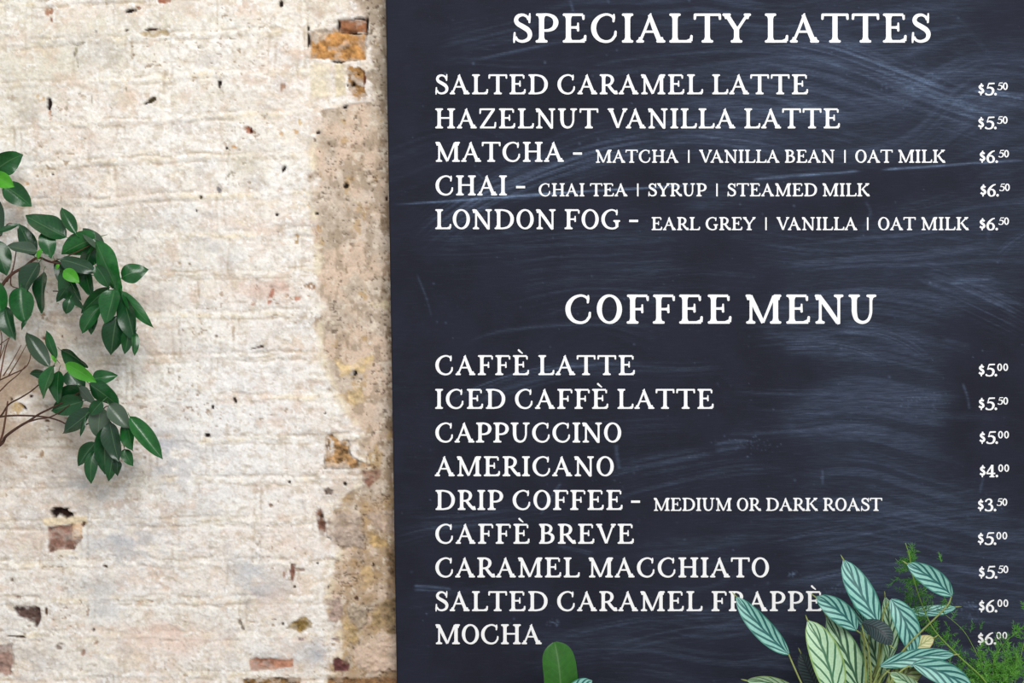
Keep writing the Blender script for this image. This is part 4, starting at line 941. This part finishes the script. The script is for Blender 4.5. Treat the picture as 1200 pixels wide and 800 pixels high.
# ------------------------------------------------------------------ leaves
def leaf_into(mb, base, tip, width, bend=(0, 0, 0), fold=0.18, roll=0.0, tone=0.3, shape='oval', n=12, m=3, wave=0.0, seed=0):
    """leaf blade from base to tip (3-D), bent by vector `bend`, folded along the midrib, rolled about it"""
    b = Vector(base); t = Vector(tip); L = (t - b).length
    c = (b + t) / 2 + Vector(bend)
    rng = random.Random(seed)
    ph = rng.random() * 6
    rows = []
    for i in range(n + 1):
        u = i / n
        p = b * (1 - u) ** 2 + c * 2 * u * (1 - u) + t * u * u
        tg = ((c - b) * (1 - u) + (t - c) * u).normalized()
        view = Vector((0, -1, 0))
        side = tg.cross(view)
        if side.length < 1e-4: side = Vector((1, 0, 0))
        side.normalize(); nrm = side.cross(tg).normalized()
        sr = side * math.cos(roll) + nrm * math.sin(roll); nr = -side * math.sin(roll) + nrm * math.cos(roll)
        if shape == 'oval': w = math.sin(math.pi * min(1, u * 0.985 + 0.006) ** 0.88) ** 0.8 * (1.0 - 0.10 * u) + 0.012
        elif shape == 'ficus':
            w = 1.02 * math.sin(math.pi * u ** 0.88) ** 0.74 * (1 - 0.16 * u) + 0.01
            if u > 0.86: w = max(0.012, w * 0.8)
        elif shape == 'prayer':
            w = (1 - abs(2 * u - 0.98) ** 2.15) ** 0.70 if abs(2 * u - 0.98) < 1 else 0
            w = max(w, 0.015) * (1.02 - 0.1 * u)
            if u > 0.93: w *= 0.82
        elif shape == 'broad':
            w = max(0.02, (1 - abs(2 * u - 1.0) ** 4.2)) ** 0.62
            if u > 0.985: w = 0.12
        else: w = max(0.02, math.sin(math.pi * u) ** 0.6)
        hw = width / 2 * w
        row = []
        for j in range(-m, m + 1):
            v = j / m
            z = fold * abs(v) ** 1.3 * hw - fold * 0.35 * hw + wave * width * math.sin(u * 9 + ph + (1.5 if v > 0 else 0)) * abs(v) ** 2
            row.append(mb.vert(p + sr * (v * hw) + nr * z, (u, v), tone))
        rows.append(row)
    for i in range(n):
        for j in range(2 * m):
            mb.f.append((rows[i][j], rows[i][j + 1], rows[i + 1][j + 1], rows[i + 1][j]))


# ---- shrub at the left: trunk in a floor pot just outside the frame, three branches reaching in
TREE_D = 0.16
root = P(-120, 400, TREE_D); root.z = 0.0
tree = thing('potted_shrub', root, 'leafy shrub with glossy dark green leaves in front of the whitewashed bricks', 'plant')
mb = MB(); mb.lathe([(0.0, 0.0), (0.13, 0.0), (0.145, 0.02), (0.17, 0.30), (0.18, 0.31), (0.18, 0.34), (0.165, 0.345), (0.16, 0.31), (0.0, 0.31)], (root.x, root.y - 0.06, 0))
mb.build('pot', M_pot, tree)
mb = MB(); mb.lathe([(0.0, 0.305), (0.155, 0.305), (0.157, 0.318), (0.08, 0.325), (0.0, 0.327)], (root.x, root.y - 0.06, 0)); mb.build('soil', M_soil, tree)
trunk = [(root.x, root.y - 0.06, 0.31)]
for px, py, d in ((-118, 760, .21), (-104, 660, .18), (-84, 580, .16), (-62, 520, .15)): trunk.append(P(px, py, d))
mb = MB(); sp_ = [Vector(q) for q in spline(trunk, 6)]
mb.tube(sp_, [0.015 - 0.007 * i / len(sp_) for i in range(len(sp_))], 10, 0.4)
mb.build('trunk', M_bark, tree)


def twig(mb, pts, d, r0, r1, tone=0.3):
    P3 = [(p[0], p[1], d if len(p) < 3 else p[2]) for p in pts]
    q = spline(P3, 6); n = len(q)
    mb.tube([P(a[0], a[1], a[2]) for a in q], [r0 + (r1 - r0) * i / (n - 1) for i in range(n)], 7, tone)


# px base, px tip, width px, tone (-1..0 grey underside, 0 dark .. 1 light), extra bend px(x,y)
TOPL = [(-8, 202, 27, 181, 25, .35), (3, 216, 37, 242, 23, .25), (-7, 230, 2, 277, 15, -.25), (-20, 190, -45, 214, 24, .3), (-14, 204, -40, 240, 22, .2), (-16, 190, -24, 160, 20, .3), (-4, 272, 24, 262, 6, .05), (-30, 178, -62, 172, 22, .3)]
UPPER = [(40, 300, 22, 262, 18, .0), (112, 288, 100, 316, 20, .0), (64, 305, 95, 352, 17, .0), (106, 322, 78, 316, 20, .0), (122, 292, 97, 268, 15, -.6), (-8, 282, 8, 323, 24, .15), (118, 277, 72, 298, 26, .55), (100, 318, 107, 348, 18, .25),
         (128, 337, 95, 367, 17, .15), (118, 358, 96, 391, 17, .35), (113, 368, 107, 392, 11, .2), (51, 318, 49, 367, 23, .05), (78, 278, 30, 253, 26, .12), (89, 274, 72, 243, 14, .25),
         (44, 295, 9, 288, 16, -.55), (52, 270, 60, 303, 18, .30), (70, 304, 113, 319, 21, -.18), (46, 307, 25, 347, 23, -.15), (70, 316, 98, 363, 23, .15), (24, 336, 30, 379, 25, .25), (-6, 328, 4, 377, 22, .7),
         (6, 360, 18, 399, 20, .1), (32, 374, 25, 387, 5, .0), (142, 326, 174, 316, 21, .3), (112, 281, 141, 348, 29, .75), (137, 370, 130, 416, 25, .0), (143, 345, 158, 402, 22, .05), (151, 384, 146, 415, 13, .15), (159, 390, 158, 417, 9, .25),
         (143, 341, 180, 384, 13, .45), (134, 338, 124, 379, 24, .45), (77, 338, 66, 354, 9, .0), (82, 350, 77, 368, 12, .0), (112, 312, 128, 338, 16, .1), (-12, 300, -44, 320, 22, .3), (-14, 340, -36, 376, 22, .2), (-20, 322, -60, 338, 24, .3)]
LOWER = [(80, 434, 100, 456, 22, .0), (104, 458, 66, 470, 24, .0), (58, 430, 31, 389, 18, -.35), (66, 420, 54, 387, 11, .3), (71, 410, 103, 431, 22, .15), (54, 438, 35, 438, 11, .0), (98, 470, 60, 481, 22, .05), (69, 434, 68, 473, 19, .2), (63, 428, 50, 467, 20, .45),
         (108, 444, 138, 440, 16, .35), (92, 453, 112, 474, 14, -.7), (104, 449, 140, 476, 22, .15), (108, 480, 73, 508, 23, -.05), (112, 518, 92, 546, 15, .05), (111, 528, 107, 567, 14, .1), (132, 533, 127, 564, 13, .1), (137, 538, 138, 558, 10, -.1), (146, 526, 156, 546, 12, .3),
         (122, 500, 123, 556, 22, .1), (118, 477, 115, 514, 22, -.75), (148, 494, 156, 529, 19, .45), (128, 494, 139, 541, 22, -.05), (128, 474, 152, 502, 19, -.65), (152, 488, 191, 538, 19, .5), (100, 488, 94, 512, 5, .0), (120, 470, 106, 486, 14, .05)]
YOUNG = [(-9, 206, 17, 219, 19, 1.0, 0), (74, 317, 93, 331, 15, .6, 1), (76, 426, 113, 448, 17, .35, 2), (44, 303, 49, 292, 6, .5, 1), (66, 425, 60, 416, 4, 1.0, 2), (66, 316, 70, 310, 5, .9, 1)]


def build_branch(label, leaves, twigs, d0, seed, young):
    br = MB()
    for pts, r0, r1, tn in twigs: twig(br, pts, d0 - 0.015, r0, r1, tn)
    b = br.build('branch', M_bark, tree); b['label'] = label
    rng = random.Random(seed)
    fm = MB(); n = len(leaves)
    for i, (bx, by, tx, ty, w, tone) in enumerate(leaves):
        d = d0 - 0.03 + 0.075 * i / n
        dt = d + rng.uniform(-0.012, 0.006)
        b3, t3 = P(bx, by, d), P(tx, ty, dt)
        leaf_into(fm, b3, t3, w * K * 1.13, Vector((rng.uniform(-3, 3) * K, -rng.uniform(.002, .014), rng.uniform(0, 4) * K)), rng.choice((.45, .3, -.2, .6)), rng.uniform(-.7, .7), tone + (0.12 if tone >= 0 else 0) + rng.uniform(-.05, .08), 'ficus', 14, 3, 0.055, seed + i)
        # petiole
        dirv = (b3 - t3).normalized()
        fm.tube([b3 - dirv * 0.001, b3 + dirv * 0.005 + Vector((0, .003, 0)), b3 + dirv * 0.010 + Vector((0, .010, 0))], [0.0007, 0.0007, 0.0006], 5, 0.9)
    f = fm.build('foliage', M_leaf, b); f['label'] = 'glossy dark green leaves'
    for (bx, by, tx, ty, w, tone) in young:
        ym = MB(); d = d0 + 0.050
        leaf_into(ym, P(bx, by, d), P(tx, ty, d + 0.004), w * K, Vector((0, -.004, 2 * K)), 0.28, rng.uniform(-.3, .3), tone, 'ficus', 12, 3, 0.03, seed + 99)
        y = ym.build('young_leaf', M_young, b); y['label'] = 'bright yellow-green young leaf'


build_branch('uppermost branch', TOPL, [([(-84, 580, .15), (-70, 460, .15), (-50, 330, .15), (-28, 250), (-14, 205), (-6, 205)], .0045, .0012, .5), ([(-34, 262), (-10, 285), (4, 270), (10, 262), (22, 264)], .0018, .0008, .2)], 0.085, 11, [y[:6] for y in YOUNG if y[6] == 0])
build_branch('middle branch', UPPER, [([(-62, 520, .15), (-45, 440, .15), (-18, 370), (2, 335), (14, 321), (28, 313), (44, 302), (60, 307), (90, 312), (118, 322), (132, 338)], .0042, .0011, .35),
                                       ([(8, 330), (14, 318), (17, 306), (19, 294)], .0016, .0009, .3), ([(13, 320), (13, 334), (22, 338)], .0014, .0009, .3), ([(60, 307), (84, 298), (112, 284)], .0013, .0009, .4), ([(118, 322), (140, 328)], .0012, .0009, .4),
                                       ([(62, 341), (74, 341), (86, 338)], .0011, .0008, .1)], 0.095, 23, [y[:6] for y in YOUNG if y[6] == 1])
build_branch('lowest branch', LOWER, [([(-62, 520, .15), (-30, 535, .15), (0, 521), (7, 511), (22, 500), (34, 493), (46, 485), (58, 479), (76, 470), (100, 455)], .0036, .0012, .15),
                                      ([(30, 495), (44, 491), (57, 489), (68, 484), (82, 474)], .0018, .0010, .15), ([(-30, 500), (-6, 490), (12, 487), (36, 487), (56, 489), (70, 493), (84, 499), (104, 496), (118, 482), (128, 476), (148, 488)], .0020, .0010, .15),
                                      ([(-20, 500), (0, 488), (10, 474), (24, 466), (38, 457), (52, 444), (64, 428)], .0019, .0010, .1), ([(-20, 476), (0, 458), (10, 448), (22, 438), (30, 428)], .0016, .0007, .5), ([(-20, 452), (0, 445), (15, 438), (29, 431), (35, 421), (36, 408)], .0016, .0007, .4),
                                      ([(-12, 500), (-2, 452), (4, 420), (8, 403), (13, 392)], .0018, .0007, .9), ([(-16, 470), (-2, 426), (6, 404)], .0015, .0007, .9), ([(4, 440), (14, 424), (25, 404)], .0013, .0006, .9), ([(10, 440), (20, 424), (32, 402)], .0013, .0006, .8),
                                      ([(-14, 480), (-4, 440), (2, 400), (0, 384)], .0015, .0007, 1.0), ([(-8, 535), (2, 512), (6, 492), (9, 470)], .0026, .0014, .6), ([(-20, 440), (-6, 410), (10, 396)], .0014, .0006, 1.0), ([(112, 486), (116, 510), (114, 526)], .0012, .0008, .6), ([(118, 482), (134, 500), (146, 524)], .0012, .0008, .4)], 0.085, 37, [y[:6] for y in YOUNG if y[6] == 2])

# ------------------------------------------------------------------ bench below the frame that carries the small plants
BZ = 0.66
bench = thing('plant_bench', (0.55, -0.24, 0), 'wooden bench under the chalkboard that carries the potted plants', 'bench')


def box(mb, a, b):
    i = len(mb.v)
    for z in (a[2], b[2]):
        for x, y in ((a[0], a[1]), (b[0], a[1]), (b[0], b[1]), (a[0], b[1])): mb.vert((x, y, z))
    for f in ((3, 2, 1, 0), (4, 5, 6, 7), (0, 1, 5, 4), (1, 2, 6, 5), (2, 3, 7, 6), (3, 0, 4, 7)): mb.f.append(tuple(i + k for k in f))


mb = MB(); box(mb, (-0.25, -0.42, BZ - 0.03), (1.30, -0.05, BZ)); mb.build('bench_top', M_wood, bench, False)
for x in (-0.20, 1.21):
    for y in (-0.40, -0.11):
        mb = MB(); box(mb, (x, y, 0), (x + 0.04, y + 0.04, BZ - 0.03)); mb.build('leg', M_wood, bench, False)


def pot(parent, cx, cy, r, h):
    mb = MB(); mb.lathe([(0, 0), (r * .78, 0), (r * .82, .01), (r, h - .01), (r, h), (r * .93, h), (r * .9, h - .02), (0, h - .02)], (cx, cy, BZ)); mb.build('pot', M_pot, parent)
    mb = MB(); mb.lathe([(0, h - .021), (r * .90, h - .021), (r * .88, h - .010), (0, h - .004)], (cx, cy, BZ)); mb.build('soil', M_soil, parent)


# ------------------------------------------------------------------ prayer plant with striped leaves
c0 = P(1005, 800, 0.22); c0 = Vector((c0.x, -0.23, BZ))
prayer = thing('prayer_plant', c0, 'prayer plant with pale teal leaves striped dark green below the price column', 'plant')
pot(prayer, c0.x, c0.y, 0.085, 0.13)
# base, tip, width, material, depth base, depth tip, bend px, roll, fold, petiole route
PL = [
    ((960, 812), (938, 764), 26, M_dark, .16, .15, (-3, -3), .3, .3, None, ''),
    ((1018, 742), (1000, 698), 15, M_teal, .21, .20, (-3, 0), .5, .2, None, ''),
    ((1042, 772), (1037, 698), 27, M_mid, .11, .10, (4, -2), -.2, .2, None, ''),
    ((1062, 716), (1121, 711), 17, M_teal, .10, .10, (0, 3), .55, .2, [(1062, 717), (1050, 740), (1034, 790)], ''),
    ((1032, 800), (1012, 726), 32, M_mid, .20, .19, (2, 0), .3, .2, None, ''),
    ((1040, 812), (1084, 772), 34, M_olive, .23, .23, (-4, -4), .2, .2, None, ''),
    ((1062, 772), (1095, 747), 24, M_under, .225, .225, (-6, -6), .3, .2, None, 'cream leaf underside with a brown tip'),
    ((1026, 812), (1015, 772), 24, M_olive, .20, .19, (2, 0), .3, .2, None, ''),
    ((1012, 822), (968, 721), 39, M_mid, .22, .20, (5, -4), -.12, .22, None, ''),
    ((1044, 702), (1069, 767), 33, M_teal, .21, .23, (9, -6), .0, .25, [(1044, 703), (1036, 716), (1032, 745), (1026, 800)], ''),
    ((1029, 729), (988, 655), 36, M_teal, .23, .20, (-2, 1), -.1, .22, [(1029, 729), (1036, 742), (1034, 757), (1030, 780), (1024, 812)], ''),
    ((1003, 738), (955, 699), 31, M_teal, .23, .22, (5, -7), .1, .25, [(1003, 738), (1011, 746), (1014, 775), (1014, 812)], ''),
    ((1010, 730), (1044, 757), 28, M_dark, .24, .27, (8, -8), .2, -.35, [(1010, 730), (1012, 742), (1019, 770), (1020, 812)], 'dark drooping leaf'),
    ((980, 822), (946, 726), 43, M_pale, .26, .23, (8, -8), .05, .22, None, 'pale leaf with yellowish edges'),
    ((924, 766), (862, 698), 29, M_teal, .24, .22, (-4, 2), .1, .22, [(924, 766), (930, 780), (939, 800), (950, 822)], ''),
    ((1115, 698), (1062, 660), 29, M_teal, .235, .23, (3, -5), .1, .22, [(1115, 698), (1111, 708), (1098, 722), (1074, 745), (1060, 760), (1044, 782), (1028, 806)], ''),
    ((1032, 780), (1119, 767), 23, M_teal, .25, .25, (0, -9), .1, .25, [(1032, 780), (1026, 795), (1020, 815)], ''),
    ((1070, 778), (1140, 812), 32, M_teal, .26, .27, (6, -10), .1, .22, [(1070, 778), (1056, 786), (1040, 806)], ''),
    ((1080, 812), (1042, 788), 20, M_pale, .27, .27, (0, -4), .3, .25, None, ''),
    ((936, 812), (874, 797), 24, M_pale, .25, .25, (0, -8), .4, .2, None, 'pale leaf with a reddish tip'),
]
for i, (b, t, w, mt, db, dt, bend, roll, fold, pet, lab) in enumerate(PL):
    lm = MB(); b3, t3 = P(*b, db), P(*t, dt)
    leaf_into(lm, b3, t3, w * K * 0.80, Vector((bend[0] * K, -0.012, -bend[1] * K)), fold, roll, 0, 'prayer', 22, 5, 0.02, i)
    lf = lm.build('leaf', mt, prayer)
    if lab: lf['label'] = lab
    sm = MB()
    if pet is None:
        end = Vector((c0.x + (b3.x - c0.x) * 0.25, c0.y + 0.01 * (i % 3 - 1), BZ + 0.12))
        route = [b3, b3 * 0.5 + end * 0.5 + Vector(((b3.x - c0.x) * 0.15, 0, 0)), end]
    else:
        n = len(pet); route = [P(p[0], p[1], db - 0.004 + 0.02 * k / n) for k, p in enumerate(pet)]
        route.append(Vector((c0.x + (route[-1].x - c0.x) * 0.3, c0.y + 0.012 * (i % 3 - 1), BZ + 0.12)))
    route = [Vector(q) for q in spline(route, 6)]
    sm.tube(route, [0.0014 + 0.0006 * k / len(route) for k in range(len(route))], 7, 0.3 + 0.6 * ((i * 37) % 10) / 10)
    # leaf tip point
    tv = (t3 - b3).normalized()
    sm.build('leaf_stalk', M_stalk, prayer)
    tm = MB(); tm.tube([t3 - tv * 0.003, t3 + tv * 0.004, t3 + tv * 0.009], [0.0017, 0.0011, 0.0003], 6, 0.9)
    tm.build('leaf_tip', M_stalk, lf)

# ------------------------------------------------------------------ asparagus fern
f0 = P(1175, 800, 0.20); f0 = Vector((f0.x, -0.17, BZ))
fern = thing('asparagus_fern', f0, 'feathery asparagus fern at the right of the striped prayer plant', 'fern')
pot(fern, f0.x, f0.y, 0.075, 0.12)
rng = random.Random(4)
STEMS = [([(1166, 815), (1150, 793), (1126, 771), (1105, 750), (1092, 734), (1082, 712), (1074, 690), (1068, 668), (1066, 652), (1061, 636)], .0016, .178),
         ([(1172, 815), (1164, 780), (1170, 764), (1180, 750), (1194, 740)], .0010, .165),
         ([(1178, 815), (1150, 775), (1130, 740), (1108, 720)], .0007, .165), ([(1186, 815), (1196, 770), (1204, 735), (1206, 715)], .0009, .165),
         ([(1180, 815), (1180, 790), (1176, 760), (1168, 742)], .0008, .165), ([(1160, 815), (1134, 796), (1112, 786), (1092, 784)], .0007, .165),
         ([(1190, 815), (1210, 780), (1226, 750)], .0009, .165), ([(1170, 815), (1148, 800), (1124, 796)], .0008, .165), ([(1184, 815), (1188, 785), (1192, 762)], .0008, .165), ([(1160, 815), (1152, 785), (1146, 762)], .0008, .165)]
sm = MB()
for pts, r, d in STEMS:
    q = spline(pts, 6); n = len(q)
    body = [P(a[0], a[1], d) for a in q]
    root_p = Vector((f0.x + (body[0].x - f0.x) * .4, f0.y, BZ + 0.11))
    sm.tube([root_p, (root_p + body[0]) / 2 + Vector((0, -.005, 0))] + body, [r * 1.2, r * 1.2] + [r * (1.1 - 0.6 * k / n) for k in range(n)], 6, rng.uniform(.3, 1))
sm.build('stem', M_fernstem, fern)
nm = MB()


def needles(px, py, d, ang, length, dens, tone):
    """a branchlet: fine stalk with whorls of needles"""
    ca, sa = math.cos(ang), -math.sin(ang)
    n = max(2, int(length / 2.6))
    a3 = P(px, py, d); e3 = P(px + ca * length, py + sa * length, d + rng.uniform(-.010, .010))
    nm.tube([a3, (a3 + e3) / 2, e3], [.0005, .0004, .0003], 4, tone)
    for i in range(n + 1):
        c = a3.lerp(e3, (i + .3) / (n + .6))
        for k in range(dens):
            th = ang + rng.uniform(-1.25, 1.25)
            l = rng.uniform(2.6, 6.0) * K
            v = Vector((math.cos(th), rng.uniform(-.8, .8), math.sin(th))).normalized()
            s = v.cross(Vector((0, 1, 0))).normalized() * 0.00036
            t_ = min(1, max(0, tone + rng.uniform(-.25, .25)))
            i0 = [nm.vert(c - s * .6, (0, 0), t_), nm.vert(c + s * .6, (0, 1), t_), nm.vert(c + v * l * .6 + s, (.6, 1), t_), nm.vert(c + v * l, (1, .5), t_), nm.vert(c + v * l * .6 - s, (.6, 0), t_)]
            nm.f.append(tuple(i0))


main = spline(STEMS[0][0], 8)
for a in main[6:-8]:
    hid = 0.7 if a[1] > 735 else 1.0
    for k in range(3):
        sd = rng.choice((-1, 1))
        if rng.random() < .7: needles(a[0], a[1], .160, math.radians(128) - sd * rng.uniform(.5, 1.5), rng.uniform(7, 18) * hid, 3, rng.uniform(.0, .7))
for k in range(20):     # cloud behind the upper stem
    needles(1078 + rng.gauss(0, 13), 702 + rng.gauss(0, 15), .165 + rng.uniform(-.012, .012), rng.uniform(0, 6.3), rng.uniform(8, 18), 4, rng.uniform(.0, .6))
for pts, r, d in STEMS[1:]:
    q = spline(pts, 6)
    for a in q[3:]:
        if a[1] > 764 or a[0] > 1192 or rng.random() < .3: needles(a[0], a[1], d, rng.uniform(.2, 2.9), rng.uniform(8, 17), 4, rng.uniform(.15, .9))
for k in range(105):    # dense lower right mass
    x = 1176 + rng.gauss(0, 22); y = 802 - abs(rng.gauss(0, 13))
    if 1180 < x: y -= 4
    needles(x, y, rng.uniform(.150, .182), rng.uniform(.3, 2.8), rng.uniform(9, 18), 4, rng.uniform(.2, 1))
for k in range(18): needles(1203 + rng.gauss(0, 6), 765 + rng.gauss(0, 18), .165, rng.uniform(.3, 2.8), rng.uniform(8, 16), 5, rng.uniform(.3, 1))
for k in range(18): needles(1122 + rng.gauss(0, 13), 758 + rng.gauss(0, 18), .155, rng.uniform(.3, 2.8), rng.uniform(7, 13), 3, rng.uniform(.0, .4))
fo = nm.build('foliage', M_fern, fern, False); fo['label'] = 'fine feathery green needles'

# ------------------------------------------------------------------ broad green leaf standing below the last menu line
l0 = P(664, 800, 0.17); l0 = Vector((l0.x, -0.18, BZ))
lily = thing('broad_leaf_plant', l0, 'small plant with one broad bright green leaf rising below the MOCHA line', 'plant')
pot(lily, l0.x, l0.y, 0.06, 0.11)
lm = MB(); leaf_into(lm, P(657, 826, .17), P(650, 752, .165), 37 * K, Vector((5 * K, -.012, 0)), .3, -.1, .4, 'broad', 28, 5, .03, 3)
lm.build('leaf', M_spath, lily)
sm = MB(); sm.tube([Vector(q) for q in spline([P(657, 826, .17), P(660, 860, .174), Vector((l0.x, l0.y, BZ + .10))], 6)], .002, 7, .4); sm.build('leaf_stalk', M_stalk, lily)
lm = MB(); leaf_into(lm, P(664, 826, .18), P(694, 797, .18), 24 * K, Vector((-4 * K, -.01, 5 * K)), .25, .1, .5, 'prayer', 18, 5, .02, 5)
q = lm.build('leaf', M_teal, lily); q['label'] = 'teal striped leaf at the right'
sm = MB(); sm.tube([Vector(q) for q in spline([P(664, 826, .18), P(662, 850, .18), Vector((l0.x + .01, l0.y, BZ + .10))], 6)], .002, 7, .4); sm.build('leaf_stalk', M_stalk, lily)
